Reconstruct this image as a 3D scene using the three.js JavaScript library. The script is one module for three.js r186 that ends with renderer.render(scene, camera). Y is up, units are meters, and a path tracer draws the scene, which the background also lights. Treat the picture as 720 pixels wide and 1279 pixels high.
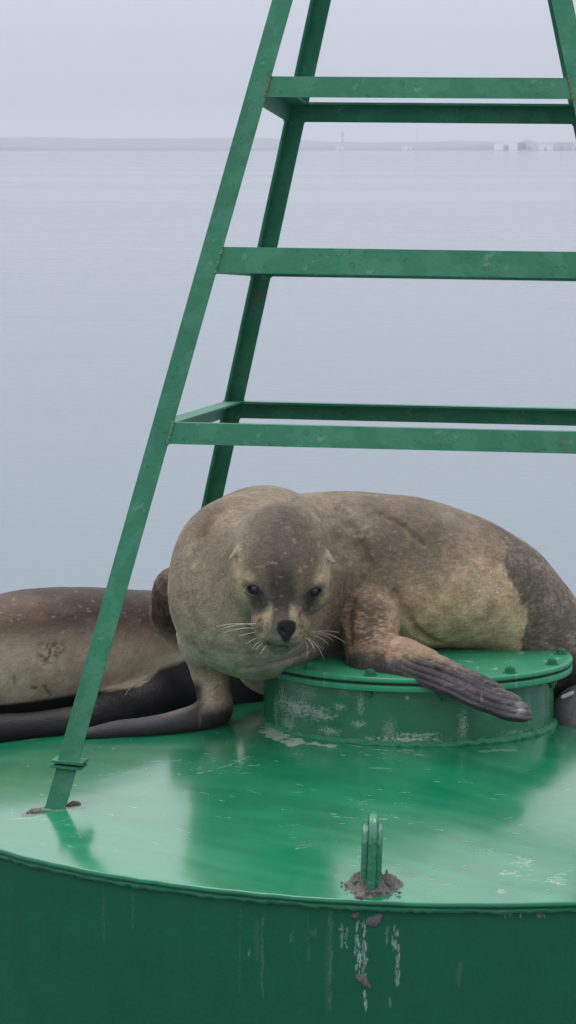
import * as THREE from 'three';
import { mergeGeometries, toCreasedNormals } from 'three/addons/utils/BufferGeometryUtils.js';

// ---------------------------------------------------------------- camera, sky, sun, exposure
const scene = new THREE.Scene();
const FPX = 2965, PW = 720, PH = 1279;                       // focal length in picture heights of 1279
const PITCH = Math.atan((PH / 2 - 185) / FPX), EYE = new THREE.Vector3(0, 2, 0);
const camera = new THREE.PerspectiveCamera(2 * Math.atan(PH / 2 / FPX) * 180 / Math.PI, PW / PH, 0.1, 30000);
camera.position.copy(EYE); camera.rotation.x = -PITCH; camera.focus = 4.55; camera.userData.fStop = 20;
camera.updateMatrixWorld(true); scene.add(camera);

const renderer = new THREE.WebGLRenderer({ antialias: true });
renderer.setSize(576, 1024); renderer.shadowMap.enabled = true;
renderer.toneMapping = THREE.LinearToneMapping; renderer.toneMappingExposure = 0.97;

const SKY_H = [0.52, 0.56, 0.665], SKY_Z = [2.15, 2.15, 2.2];
{
  const W = 256, H = 128, data = new Float32Array(W * H * 4);
  for (let r = 0; r < H; r++) for (let c = 0; c < W; c++) {
    const el = ((r + 0.5) / H - 0.5) * Math.PI, s = Math.max(0, Math.sin(el));
    const k = Math.pow(s, 0.95), i = (r * W + c) * 4;
    for (let j = 0; j < 3; j++) data[i + j] = SKY_H[j] + (SKY_Z[j] - SKY_H[j]) * k;
    data[i + 3] = 1;
  }
  const t = new THREE.DataTexture(data, W, H, THREE.RGBAFormat, THREE.FloatType);
  t.mapping = THREE.EquirectangularReflectionMapping; t.magFilter = THREE.LinearFilter; t.minFilter = THREE.LinearFilter; t.needsUpdate = true;
  scene.background = t; scene.environment = t;
}
const sun = new THREE.DirectionalLight(new THREE.Color(1, 0.96, 0.9), 1.5);
sun.position.set(-1.5, 10, -8); sun.target.position.set(0.2, 1, -4.7); sun.castShadow = true; sun.shadow.radius = 40;
sun.shadow.mapSize.set(2048, 2048);
Object.assign(sun.shadow.camera, { left: -4, right: 4, top: 4, bottom: -4, near: 0.5, far: 30 });
scene.add(sun, sun.target);
scene.fog = new THREE.FogExp2(new THREE.Color(0.83, 0.88, 0.97), 0.00043);

// ---------------------------------------------------------------- helpers
let seed = 12345;
const rnd = () => { seed = (seed * 1664525 + 1013904223) >>> 0; return seed / 4294967296; };
const V = (x, y, z) => new THREE.Vector3(x, y, z);
const { clamp, lerp, smoothstep } = THREE.MathUtils;
const hash = (x, y, z) => { let h = Math.imul(x, 374761393) ^ Math.imul(y, 668265263) ^ Math.imul(z, 2147483647 ^ 1274126177); h = Math.imul(h ^ (h >>> 13), 1274126177); h ^= h >>> 16; return (h >>> 0) / 4294967296; };
function noise(x, y, z = 0) {
  const ix = Math.floor(x), iy = Math.floor(y), iz = Math.floor(z); let fx = x - ix, fy = y - iy, fz = z - iz;
  fx = fx * fx * (3 - 2 * fx); fy = fy * fy * (3 - 2 * fy); fz = fz * fz * (3 - 2 * fz);
  const a = lerp(lerp(hash(ix, iy, iz), hash(ix + 1, iy, iz), fx), lerp(hash(ix, iy + 1, iz), hash(ix + 1, iy + 1, iz), fx), fy);
  const b = lerp(lerp(hash(ix, iy, iz + 1), hash(ix + 1, iy, iz + 1), fx), lerp(hash(ix, iy + 1, iz + 1), hash(ix + 1, iy + 1, iz + 1), fx), fy);
  return lerp(a, b, fz);
}
const fbm = (x, y, z = 0, n = 4) => { let s = 0, a = 0.5, t = 0; for (let i = 0; i < n; i++) { s += a * noise(x, y, z); t += a; a *= 0.5; x = x * 2.03 + 17.1; y = y * 2.03 + 5.3; z = z * 2.03 + 9.7; } return s / t; };
// period-tiling noise for repeating textures
function tnoise(x, y, p, s = 0) {
  const ix = Math.floor(x), iy = Math.floor(y); let fx = x - ix, fy = y - iy; fx = fx * fx * (3 - 2 * fx); fy = fy * fy * (3 - 2 * fy);
  const m = (n) => ((n % p) + p) % p;
  return lerp(lerp(hash(m(ix), m(iy), s), hash(m(ix + 1), m(iy), s), fx), lerp(hash(m(ix), m(iy + 1), s), hash(m(ix + 1), m(iy + 1), s), fx), fy);
}
const tfbm = (u, v, p, n = 4, s = 0) => { let r = 0, a = 0.5, t = 0; for (let i = 0; i < n; i++) { r += a * tnoise(u * p, v * p, p, s + i); t += a; a *= 0.5; p *= 2; } return r / t; };
const lin = (r, g, b) => new THREE.Color().setRGB(r, g, b);
const toS = (x) => Math.round(255 * clamp(x <= 0.0031308 ? 12.92 * x : 1.055 * Math.pow(x, 1 / 2.4) - 0.055, 0, 1));
function tex(w, h, f, srgb, repeat) {                            // f(u, v) -> [r, g, b] linear
  const d = new Uint8Array(w * h * 4);
  for (let y = 0; y < h; y++) for (let x = 0; x < w; x++) {
    const c = f((x + 0.5) / w, (y + 0.5) / h, x, y), i = (y * w + x) * 4;
    for (let j = 0; j < 3; j++) d[i + j] = srgb ? toS(c[j]) : Math.round(255 * clamp(c[j], 0, 1));
    d[i + 3] = 255;
  }
  const t = new THREE.DataTexture(d, w, h); t.magFilter = THREE.LinearFilter; t.minFilter = THREE.LinearMipmapLinearFilter; t.generateMipmaps = true;
  if (srgb) t.colorSpace = THREE.SRGBColorSpace;
  if (repeat) t.wrapS = t.wrapT = THREE.RepeatWrapping;
  t.needsUpdate = true; return t;
}
const used = {};
function numbered(n) { const k = used[n] = (used[n] ?? -1) + 1; return k ? n + '_' + String(k).padStart(3, '0') : n; }
function tag(o, label, category, group, kind) { if (label) o.userData.label = label; if (category) o.userData.category = category; if (group) o.userData.group = group; if (kind) o.userData.kind = kind; return o; }
function mesh(name, geo, mat, parent) { const m = new THREE.Mesh(geo, mat); m.name = parent ? name : numbered(name); m.castShadow = m.receiveShadow = true; (parent ?? scene).add(m); return m; }
function group(name, parent) { const g = new THREE.Group(); g.name = parent ? name : numbered(name); (parent ?? scene).add(g); return g; }
// camera axes, used only to place things where the photograph shows them
const AR = V(1, 0, 0), AU = V(0, Math.cos(PITCH), -Math.sin(PITCH)), AT = V(0, Math.sin(PITCH), Math.cos(PITCH));
const P = (px, py, d) => EYE.clone().addScaledVector(AT, -d).addScaledVector(AR, (px - PW / 2) / FPX * d).addScaledVector(AU, (PH / 2 - py) / FPX * d);
const ray = (px, py) => P(px, py, 1).sub(EYE).normalize();

// ---------------------------------------------------------------- water, far shore
{
  const N = 512;
  const hgt = (u, v) => 0.86 * tfbm(u, v, 4, 2, 3) + 0.09 * tfbm(u, v, 17, 3, 31) + 0.05 * tfbm(u, v, 47, 2, 77);
  const bump = tex(N, N, (u, v) => { const h = hgt(u, v); return [h, h, h]; }, false, true);
  bump.repeat.set(1 / 14, 1 / 5);
  const rough = tex(N, N, (u, v) => { const a = smoothstep(tfbm(u, v, 6, 5, 200), 0.4, 0.62); const r = lerp(0.04, 0.07, a); return [r, r, r]; }, false, true);
  rough.repeat.set(1 / 160, 1 / 47);
  const m = new THREE.MeshPhysicalMaterial({ color: lin(0.1, 0.14, 0.172), roughness: 1, roughnessMap: rough, bumpMap: bump, bumpScale: 0.04, ior: 1.33 });
  const xs = [-3200, 3200], z0 = 60, z1 = -2150, pos = [], uv = [], idx = [];
  const zs = [60, 0, -20, -60, -150, -400, -1000, -2150];
  zs.forEach((z) => xs.forEach((x) => { pos.push(x, 0, z); uv.push(x, z); }));
  for (let i = 0; i + 1 < zs.length; i++) { const a = i * 2; idx.push(a, a + 1, a + 2, a + 1, a + 3, a + 2); }
  const g = new THREE.BufferGeometry(); g.setAttribute('position', new THREE.Float32BufferAttribute(pos, 3)); g.setAttribute('uv', new THREE.Float32BufferAttribute(uv, 2)); g.setIndex(idx); g.computeVertexNormals();
  tag(mesh('water', g, m), 'calm grey blue sea around the buoy', null, null, 'structure');
}
const SHORE = 2050;                                                // metres to the far shore
const shoreX = (px) => (px - 360) / FPX * SHORE, M_PX = SHORE / FPX;   // metres per picture pixel over there
{
  const hill = (name, z, depth, hf, color, label) => {
    const n = 220, x0 = -1400, x1 = 1400, rows = 6, pos = [], idx = [];
    for (let i = 0; i <= n; i++) { const x = lerp(x0, x1, i / n), h = hf(x); for (let j = 0; j <= rows; j++) { const t = j / rows; pos.push(x, -0.3 + h * Math.sin(t * Math.PI / 2) * (1 + 0.12 * (noise(x * 0.05, j) - 0.5)), -z - depth * t); } }
    for (let i = 0; i < n; i++) for (let j = 0; j < rows; j++) { const a = i * (rows + 1) + j, b = a + rows + 1; idx.push(a, b, a + 1, b, b + 1, a + 1); }
    const g = new THREE.BufferGeometry(); g.setAttribute('position', new THREE.Float32BufferAttribute(pos, 3)); g.setIndex(idx); g.computeVertexNormals();
    tag(mesh(name, g, new THREE.MeshStandardMaterial({ color, roughness: 1 })), label, null, null, 'structure');
  };
  hill('hills', SHORE + 60, 160, (x) => { const l = smoothstep(-x, -70, 60); return lerp(7.5, 12.3, l) + (noise(x * 0.012, 3) - 0.5) * 2.2 + (noise(x * 0.05, 9) - 0.5) * 1.0; }, lin(0.12, 0.14, 0.18), 'low hazy hills of the far shore');
  hill('terrain', SHORE - 20, 60, (x) => 2.2 + 2.6 * smoothstep(noise(x * 0.011, 40), 0.45, 0.8) + (noise(x * 0.06, 21) - 0.5) * 1.2, lin(0.06, 0.075, 0.1), 'flat dark shoreline strip at the water');
}
{
  const white = new THREE.MeshStandardMaterial({ color: lin(0.82, 0.82, 0.82), roughness: 0.8 }), dark = new THREE.MeshStandardMaterial({ color: lin(0.12, 0.13, 0.15), roughness: 0.9 }), grey = new THREE.MeshStandardMaterial({ color: lin(0.42, 0.45, 0.52), roughness: 0.9 });
  const baseY = 2.2, Z = -(SHORE - 24);
  const box = (w, h, d, x, y, z) => new THREE.BoxGeometry(w, h, d).translate(x, y + h / 2, z);
  function shed(px0, px1, h, roofRise, label, cat, doors, mat = white) {
    const w = (px1 - px0) * M_PX, g = group(cat === 'hangar' ? 'hangar' : 'warehouse'); g.position.set(shoreX((px0 + px1) / 2), 0, Z);
    mesh('wall', box(w, h, 12, 0, 0.5, -6), mat, g);
    const s = new THREE.Shape(); s.moveTo(-w / 2 - 0.4, 0); s.quadraticCurveTo(0, roofRise * 2, w / 2 + 0.4, 0); s.closePath();
    mesh('roof', new THREE.ExtrudeGeometry(s, { depth: 12.8, bevelEnabled: false }).translate(0, h + 0.5, -12.4), roofRise > 2 ? grey : mat, g);
    for (const [f, dw, dh] of doors) mesh('door', box(dw, dh, 0.4, f * w, 0.5, 0.15), dark, g);
    return tag(g, label, 'building');
  }
  shed(613, 651, 5.6, 0.8, 'white warehouse with a square dark door on the far shore', 'warehouse', [[-0.15, 4.2, 4]]);
  shed(640, 664, 5.4, 3.2, 'grey hangar with an arched roof right behind the white warehouse', 'hangar', [[0.1, 4, 2.5]], grey);
  shed(665, 683, 3.6, 0.7, 'small pale shed between the hangar and the blue grey hall', 'warehouse', [[0, 2, 2]]);
  shed(688, 706, 5.6, 0.8, 'blue grey hall left of the long white shed on the far shore', 'warehouse', [[-0.2, 3, 3]], new THREE.MeshStandardMaterial({ color: lin(0.3, 0.37, 0.5), roughness: 0.9 }));
  shed(703, 742, 2.6, 0.5, 'long low white shed at the right end of the far shore', 'warehouse', [[-0.3, 3, 2], [0.2, 3, 2]]);
  shed(419, 428, 2.4, 0.6, 'small white house below the water tower on the far shore', 'warehouse', [[0, 1, 1.5]]);
  shed(500, 512, 2.4, 0.5, 'small white boathouse left of the radio mast on the far shore', 'warehouse', [[0.1, 1.4, 1.5]]);
  const t = group('water_tower'); t.position.set(shoreX(428), 5, Z - 40); tag(t, 'thin grey water tower on the far shore', 'tower');
  mesh('shaft', new THREE.CylinderGeometry(0.7, 1, 9, 10).translate(0, 3.5, 0), grey, t); mesh('tank', new THREE.CylinderGeometry(1.5, 1.1, 2.6, 12).translate(0, 9, 0), grey, t);
  const a = group('radio_mast'); a.position.set(shoreX(521), 4, Z - 40); tag(a, 'tall thin radio mast on the far shore', 'mast');
  mesh('pole', new THREE.CylinderGeometry(0.18, 0.4, 18, 6).translate(0, 9, 0), grey, a); mesh('antenna', new THREE.CylinderGeometry(0.08, 0.08, 4, 5).translate(0, 20, 0), grey, a);
}

// ---------------------------------------------------------------- the buoy
const buoy = group('buoy');
tag(buoy, 'big green steel buoy with a welded lattice tower on its deck', 'buoy');
buoy.position.set(0.2573, EYE.y - 1.0004, -4.651); buoy.rotation.order = 'YXZ'; buoy.rotation.set(-0.0615, -0.1206, -0.0091); buoy.updateMatrixWorld(true);
const toLocal = (v) => buoy.worldToLocal(v.clone()), toWorld = (v) => buoy.localToWorld(v.clone());
const RIM = 1.04, deckY = (r) => -0.13 - 0.1395 * (r - 0.289);
const W0 = 0.5705, WS = 0.2346, ANG = 0.0383, TH = 0.0045, Wd = (y) => W0 - WS * y;
function onDeck(px, py) {                                          // where the deck is seen at a picture point, in the buoy's own axes
  const o = toLocal(EYE), d = toLocal(EYE.clone().add(ray(px, py))).sub(o); let t = 3;
  for (let i = 0; i < 200; i++) { const q = o.clone().addScaledVector(d, t), e = q.y - deckY(Math.hypot(q.x, q.z)); t += e / 0.6; if (Math.abs(e) < 1e-5) break; }
  return o.addScaledVector(d, t);
}
const deckWorld = (px, py) => toWorld(onDeck(px, py));
// splat lists in deck metres
const TEXD = 1536, EXT = 1.07;
function splatMap(n, ext) { return { n, ext, d: new Float32Array(n * n) }; }
function splat(m, x, z, r, a, ragged = 0, sx = 1, ang = 0) {
  const k = m.n / (2 * m.ext), c = Math.cos(ang), s = Math.sin(ang), R = Math.ceil(r * Math.max(1, sx) * k * 1.3) + 1, cx = (x + m.ext) * k, cz = (z + m.ext) * k;
  for (let j = Math.max(0, Math.floor(cz - R)); j < Math.min(m.n, cz + R); j++) for (let i = Math.max(0, Math.floor(cx - R)); i < Math.min(m.n, cx + R); i++) {
    const dx = (i - cx) / k, dz = (j - cz) / k, u = (dx * c + dz * s) / sx, v = -dx * s + dz * c; let e = Math.hypot(u, v) / r;
    if (ragged) e += ragged * (fbm(i * 0.09, j * 0.09, 3, 3) - 0.5) * 2;
    const w = a * clamp((1 - e) * 2.2, 0, 1), q = j * m.n + i; if (w > m.d[q]) m.d[q] = w;
  }
}
function strokePx(m, pts, wpx, a, rag = 0.9) {                      // a scrape through picture points
  for (let i = 0; i + 1 < pts.length; i++) { const n = Math.ceil(Math.hypot(pts[i + 1][0] - pts[i][0], pts[i + 1][1] - pts[i][1]) / 2); for (let k = 0; k <= n; k++) { const t = k / n, q = onDeck(lerp(pts[i][0], pts[i + 1][0], t), lerp(pts[i][1], pts[i + 1][1], t)); splat(m, q.x, q.z, wpx / 640, a * (0.55 + 0.45 * noise(k * 0.3, i * 7.7, wpx)), rag); } }
}
const scrape = splatMap(TEXD, EXT), mud = splatMap(TEXD, EXT);
{
  strokePx(scrape, [[333, 908], [352, 920], [385, 929], [412, 931]], 7, 1, 1.3); strokePx(scrape, [[330, 913], [345, 922], [370, 930]], 9, 0.95, 1.5); strokePx(scrape, [[332, 900], [336, 914]], 6, 0.8, 1.5);
  strokePx(scrape, [[430, 929], [470, 936], [500, 938]], 1.6, 0.6); strokePx(scrape, [[598, 938], [640, 936]], 4, 0.5, 1.4); strokePx(scrape, [[508, 941], [530, 943]], 1.3, 0.5);
  strokePx(scrape, [[418, 1020], [446, 1022]], 1.3, 0.55); strokePx(scrape, [[455, 959], [487, 960]], 1.2, 0.5); strokePx(scrape, [[470, 946], [500, 950]], 1.0, 0.4);
  strokePx(scrape, [[250, 966], [286, 956], [310, 945]], 3, 0.4, 1.5); strokePx(scrape, [[180, 952], [225, 950]], 2, 0.35, 1.4); strokePx(scrape, [[295, 958], [318, 944]], 1.5, 0.45);
  const fleck = (px, py, w, h, n, a) => { for (let k = 0; k < n; k++) { const x = px + (rnd() + rnd() - 1) * w, y = py + (rnd() + rnd() - 1) * h, L = 2 + 7 * rnd() * rnd(), d = (rnd() - 0.5) * 0.9; strokePx(scrape, [[x, y], [x + L * Math.cos(d), y + L * Math.sin(d) * 0.5]], 0.7 + 1.4 * rnd(), a * (0.4 + 0.6 * rnd()), 1.0); } };
  fleck(652, 1076, 16, 9, 26, 0.7); fleck(634, 1091, 14, 5, 14, 0.7); fleck(692, 1097, 14, 9, 30, 0.8); fleck(621, 1114, 5, 6, 6, 0.6); fleck(606, 1062, 9, 4, 8, 0.4); fleck(350, 920, 40, 12, 40, 0.5); fleck(480, 940, 60, 8, 26, 0.5); fleck(280, 955, 60, 16, 34, 0.45); fleck(120, 965, 70, 20, 26, 0.35); fleck(450, 1015, 50, 20, 12, 0.4); fleck(60, 1022, 50, 8, 20, 0.4);
  strokePx(scrape, [[10, 1024], [50, 1020]], 2, 0.4, 1.4); strokePx(scrape, [[20, 926], [52, 922]], 1.6, 0.4); strokePx(scrape, [[130, 975], [168, 962]], 1.4, 0.35); strokePx(scrape, [[160, 1000], [190, 984]], 1.2, 0.3);
  strokePx(scrape, [[600, 930], [640, 922], [680, 914]], 1.5, 0.25, 1.2); strokePx(scrape, [[690, 1000], [700, 990]], 1.5, 0.3, 1.3);
  for (let i = 0; i < 420; i++) { const an = rnd() * 6.283, r = 0.33 + 0.66 * Math.sqrt(rnd()), L = 0.008 + 0.05 * rnd() * rnd(), dir = an + 1.57 + (rnd() - 0.5) * 1.2, n = 8; for (let k = 0; k < n; k++) splat(scrape, r * Math.cos(an) + L * k / n * Math.cos(dir), r * Math.sin(an) + L * k / n * Math.sin(dir), 0.0014, 0.15 + 0.45 * rnd(), 0.8); }
  const q = onDeck(463, 1101); splat(mud, q.x, q.z, 0.044, 0.45, 0.7, 1.0);
  for (const [x, y, r, a] of [[46, 1017, 0.016, 0.8], [92, 1007, 0.013, 0.8], [60, 1013, 0.012, 0.5], [393, 1052, 0.012, 0.3], [383, 1055, 0.01, 0.25], [660, 1038, 0.012, 0.4], [640, 1105, 0.008, 0.3], [540, 1100, 0.008, 0.25], [420, 1090, 0.006, 0.4], [508, 1092, 0.012, 0.3]]) { const p = onDeck(x, y); splat(mud, p.x, p.z, r, a, 1.2, 1.8, 0.2); }
}
const at = (m, i, j) => m.d[j * m.n + i];
// long brush marks: noise stretched along swirling directions
const brush = (x, z) => { const w = 0.5 * (fbm(x * 2.2 + 3, z * 2.2, 1, 3) - 0.5), X = x + w, Z = z + 0.8 * w; return fbm(X * 7 + Z * 5, (Z - X * 0.5) * 38, 2, 4); };
const brushD = new Float32Array(512 * 512); for (let j = 0; j < 512; j++) for (let i = 0; i < 512; i++) brushD[j * 512 + i] = brush((i / 512 * 2 - 1) * EXT, (j / 512 * 2 - 1) * EXT);
const br = (u, v) => { const x = clamp(u * 512 - 0.5, 0, 510.99), y = clamp(v * 512 - 0.5, 0, 510.99), i = x | 0, j = y | 0; const a = brushD, k = j * 512 + i; return lerp(lerp(a[k], a[k + 1], x - i), lerp(a[k + 512], a[k + 513], x - i), y - j); };
const GREEN = [0.004, 0.165, 0.076];
const deckMap = tex(TEXD, TEXD, (u, v, i, j) => {
  const s = at(scrape, i, j), m = at(mud, i, j), b = br(u, v) - 0.5, f = hash(i, j, 5) - 0.5;
  let c = [GREEN[0] + 0.018 * Math.max(0, b + 0.1), GREEN[1] * (1 + 0.5 * b + 0.07 * f), GREEN[2] * (1 + 0.55 * b + 0.07 * f)];
  const g = s * (0.7 + 0.6 * f); c = c.map((x, k) => lerp(x, [0.5, 0.53, 0.5][k], clamp(g, 0, 1)));
  return c.map((x, k) => lerp(x, [0.075, 0.066, 0.062][k], clamp(m, 0, 1)));
}, true);
const deckRough = tex(768, 768, (u, v) => { const i = Math.min(TEXD - 1, u * TEXD | 0), j = Math.min(TEXD - 1, v * TEXD | 0), r = clamp(0.22 + 0.08 * (br(u, v) - 0.45) + 0.35 * at(scrape, i, j) + 0.6 * at(mud, i, j), 0.06, 0.95); return [r, r, r]; });
const deckBump = tex(TEXD, TEXD, (u, v, i, j) => { const h = 0.4 + 0.08 * (br(u, v) - 0.5) + 0.07 * (fbm(u * 9, v * 9, 4, 2) - 0.5) * 2 + 0.05 * (fbm(u * 130, v * 130, 8, 2) - 0.5) + 0.06 * at(mud, i, j) * fbm(i * 0.1, j * 0.1, 1, 2) - 0.04 * at(scrape, i, j); return [h, h, h]; });
const deckPaint = new THREE.MeshPhysicalMaterial({ map: deckMap, roughness: 1, roughnessMap: deckRough, bumpMap: deckBump, bumpScale: 0.0034, ior: 1.5, specularIntensity: 0.35, clearcoat: 1, clearcoatRoughness: 0.15 });

const chalk = tex(1024, 1024, (u, v) => {
  const a = tfbm(u, v, 9, 6, 11), b = smoothstep(tfbm(u, v, 31, 5, 41), 0.5, 0.62), sp = smoothstep(tfbm(u, v, 150, 2, 91), 0.76, 0.84) * 0.5, w = smoothstep(tfbm(u, v, 48, 4, 300), 0.72, 0.77) * smoothstep(tfbm(u, v, 150, 2, 310), 0.42, 0.6), rs = smoothstep(tfbm(u, v, 25, 6, 400), 0.72, 0.78);
  const k = 0.84 + 0.36 * (a - 0.45) + 0.13 * b, d = 1 - 0.6 * sp; let c = [(0.02 + 0.01 * b) * k * d, 0.165 * k * d, (0.09 + 0.006 * b) * k * d];
  c = c.map((x, n) => lerp(x, [0.2, 0.3, 0.25][n], 0.25 * w)); return c.map((x, n) => lerp(x, [0.1, 0.075, 0.04][n], 0.5 * rs));
}, true, true);
chalk.repeat.set(1 / 1.1, 1 / 1.1);
const chalkBump = tex(256, 256, (u, v) => { const h = tfbm(u, v, 24, 4, 7); return [h, h, h]; }, false, true); chalkBump.repeat.set(1 / 0.2, 1 / 0.2);
const bumpAt = (u, v) => { const t = chalkBump.clone(); t.repeat.set(u, v); t.needsUpdate = true; return t; };
const frameMat = new THREE.MeshPhysicalMaterial({ map: chalk, roughness: 0.5, specularIntensity: 0.6, bumpMap: chalkBump, bumpScale: 0.0006 });
const paintMat = new THREE.MeshPhysicalMaterial({ color: lin(0.014, 0.2, 0.095), roughness: 0.34, bumpMap: chalkBump, bumpScale: 0.0012 });
const darkMat = new THREE.MeshStandardMaterial({ color: lin(0.015, 0.02, 0.018), roughness: 0.8 });

// lathe with uv in metres (u along the circle at radius R, v along the profile)
function lathe(pts, seg, uvf) {
  const pos = [], uv = [], idx = [];
  for (let i = 0; i <= seg; i++) { const a = i / seg * Math.PI * 2; pts.forEach(([r, y]) => { pos.push(r * Math.cos(a), y, r * Math.sin(a)); uv.push(...uvf(a, r, y)); }); }
  const n = pts.length; for (let i = 0; i < seg; i++) for (let j = 0; j + 1 < n; j++) { const a = i * n + j, b = a + n; idx.push(a, a + 1, b, b, a + 1, b + 1); }
  const g = new THREE.BufferGeometry(); g.setAttribute('position', new THREE.Float32BufferAttribute(pos, 3)); g.setAttribute('uv', new THREE.Float32BufferAttribute(uv, 2)); g.setIndex(idx); g.computeVertexNormals();
  return g;
}
const planar = (a, r) => [(r * Math.cos(a) / EXT + 1) / 2, (r * Math.sin(a) / EXT + 1) / 2];
{
  const pts = []; for (let i = 0; i <= 40; i++) { const r = (RIM + 0.001) * i / 40; pts.push([r, deckY(r)]); }
  pts.push([RIM + 0.0036, deckY(RIM) - 0.0007], [RIM + 0.0043, deckY(RIM) - 0.0015], [RIM + 0.0046, deckY(RIM) - 0.0045], [RIM + 0.0045, deckY(RIM) - 0.0085], [RIM - 0.02, deckY(RIM) - 0.009]);
  const g = lathe(pts.reverse(), 220, planar), p = g.attributes.position;
  for (let i = 0; i < p.count; i++) { const x = p.getX(i), z = p.getZ(i), r = Math.hypot(x, z); p.setY(i, p.getY(i) + 0.004 * (fbm(x * 4 + 9, z * 4, 2, 3) - 0.5) * smoothstep(RIM - r, 0, 0.12) + (r > RIM - 0.03 ? 0.0016 * (noise(Math.atan2(z, x) * 60, 1) - 0.5) : 0)); }
  g.computeVertexNormals(); mesh('deck', g, deckPaint, buoy);
}
// hull: quarter-circle texture repeated four times
const hullSpot = (px, py) => { const o = toLocal(EYE), d = toLocal(EYE.clone().add(ray(px, py))).sub(o), R = RIM - 0.006, a = d.x * d.x + d.z * d.z, b = o.x * d.x + o.z * d.z, c = o.x * o.x + o.z * o.z - R * R, t = (-b - Math.sqrt(b * b - a * c)) / a; return o.addScaledVector(d, t); };
{
  const HW = 1.5708, HH = 0.5, TW = 2048, THt = 640, drip = new Float32Array(TW * THt);
  const uvOf = (q) => { let a = Math.atan2(q.z, q.x) / (Math.PI / 2); a -= Math.floor(a); return [a * TW, (q.y + 0.75) / HH * THt]; };
  const strip = (px, y0, y1, w, a, rag) => {
    a *= px < 420 ? 0.4 : 0.6; const n = rag ? Math.ceil((y1 - y0) * w * 0.17) : 1, full = !rag;
    for (let k = 0; k < n; k++) {
      const yc = full ? (y0 + y1) / 2 : lerp(y0, y1, rnd()), xc = px + (full ? 0 : (rnd() + rnd() - 1) * w * 0.9), len = full ? (y1 - y0) / 2 : (1 + 7 * rnd() * rnd()) * (0.5 + rag), al = a * (full ? 1 : 0.35 + 0.75 * rnd()), wd = (full ? w * 1.6 : 0.9 + 0.9 * rnd()) * 1.05;
      const [u0, v0] = uvOf(hullSpot(xc, yc - len)), [u1, v1] = uvOf(hullSpot(xc + (rnd() - 0.5) * 0.6, yc + len)), vm = (v0 + v1) / 2, hv = Math.abs(v0 - v1) / 2 + 0.5;
      for (let v = Math.max(0, Math.floor(vm - hv)); v <= Math.min(THt - 1, vm + hv); v++) { const t = (v - vm) / hv, uc = lerp(u0, u1, 0.5 + t / 2) + (full ? 3 * (noise(v * 0.03, px) - 0.5) : 0), hw = wd * Math.sqrt(Math.max(0, 1 - t * t)) * (0.7 + 0.6 * noise(v * 0.3, k, px)); for (let e = -Math.ceil(hw); e <= hw; e++) { const ii = Math.round(uc + e); if (ii < 0 || ii >= TW) continue; const q = v * TW + ii, w2 = al * clamp(hw - Math.abs(e) + 0.4, 0, 1) * (0.55 + 0.6 * noise(ii * 0.5, v * 0.3, 2)) * (full ? (1 - Math.abs(e) / (hw + 0.5)) : 1); if (w2 > drip[q]) drip[q] = w2; } }
    }
  };
  strip(328, 1125, 1250, 2.5, 0.2, 0.7); strip(322, 1150, 1200, 5, 0.1, 0); strip(413, 1128, 1260, 3, 0.22, 0.75); strip(411, 1140, 1270, 7, 0.08, 0);
  strip(447, 1130, 1180, 2, 0.7, 0.6); strip(455, 1150, 1225, 3, 0.75, 0.55); strip(449, 1172, 1215, 6, 0.9, 0.42); strip(457, 1180, 1205, 3, 0.8, 0.5); strip(457, 1238, 1258, 2.6, 0.95, 0.8); strip(428, 1155, 1185, 4, 0.6, 0.35); strip(434, 1160, 1184, 3, 0.5, 0.35); strip(494, 1155, 1185, 5, 0.8, 0.45); strip(497, 1180, 1232, 3.5, 0.8, 0.45); strip(484, 1158, 1180, 2, 0.5, 0.4);
  strip(386, 1128, 1200, 3, 0.1, 0.6); strip(130, 1098, 1180, 2.5, 0.12, 0.6); strip(166, 1110, 1160, 3, 0.13, 0.6); strip(300, 1130, 1240, 2, 0.1, 0.6); strip(575, 1200, 1232, 5, 0.1, 0); strip(365, 1165, 1178, 4, 0.25, 0.4); strip(392, 1163, 1176, 5, 0.2, 0.4); strip(640, 1140, 1144, 18, 0.5, 0.3); strip(675, 1141, 1145, 14, 0.5, 0.3); strip(487, 1248, 1254, 4, 0.5, 0.5); strip(312, 1186, 1192, 2, 0.7, 0.6);
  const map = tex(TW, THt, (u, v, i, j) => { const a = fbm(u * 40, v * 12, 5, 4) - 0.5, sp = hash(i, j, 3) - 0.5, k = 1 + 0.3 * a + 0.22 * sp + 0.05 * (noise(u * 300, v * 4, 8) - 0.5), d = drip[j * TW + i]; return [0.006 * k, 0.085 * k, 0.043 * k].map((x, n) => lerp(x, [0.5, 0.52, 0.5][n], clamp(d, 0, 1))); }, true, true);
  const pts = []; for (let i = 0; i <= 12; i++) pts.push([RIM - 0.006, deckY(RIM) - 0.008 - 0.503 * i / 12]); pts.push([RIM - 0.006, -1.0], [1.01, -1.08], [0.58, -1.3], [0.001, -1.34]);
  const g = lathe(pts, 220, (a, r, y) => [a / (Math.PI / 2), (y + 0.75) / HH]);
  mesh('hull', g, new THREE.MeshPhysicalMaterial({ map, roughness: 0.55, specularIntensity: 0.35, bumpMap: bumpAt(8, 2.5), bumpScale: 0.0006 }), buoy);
  // lumpy weld under the deck edge
  const b = new THREE.TorusGeometry(RIM - 0.003, 0.0055, 8, 700).rotateX(Math.PI / 2).translate(0, deckY(RIM) - 0.0135, 0), p = b.attributes.position;
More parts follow.
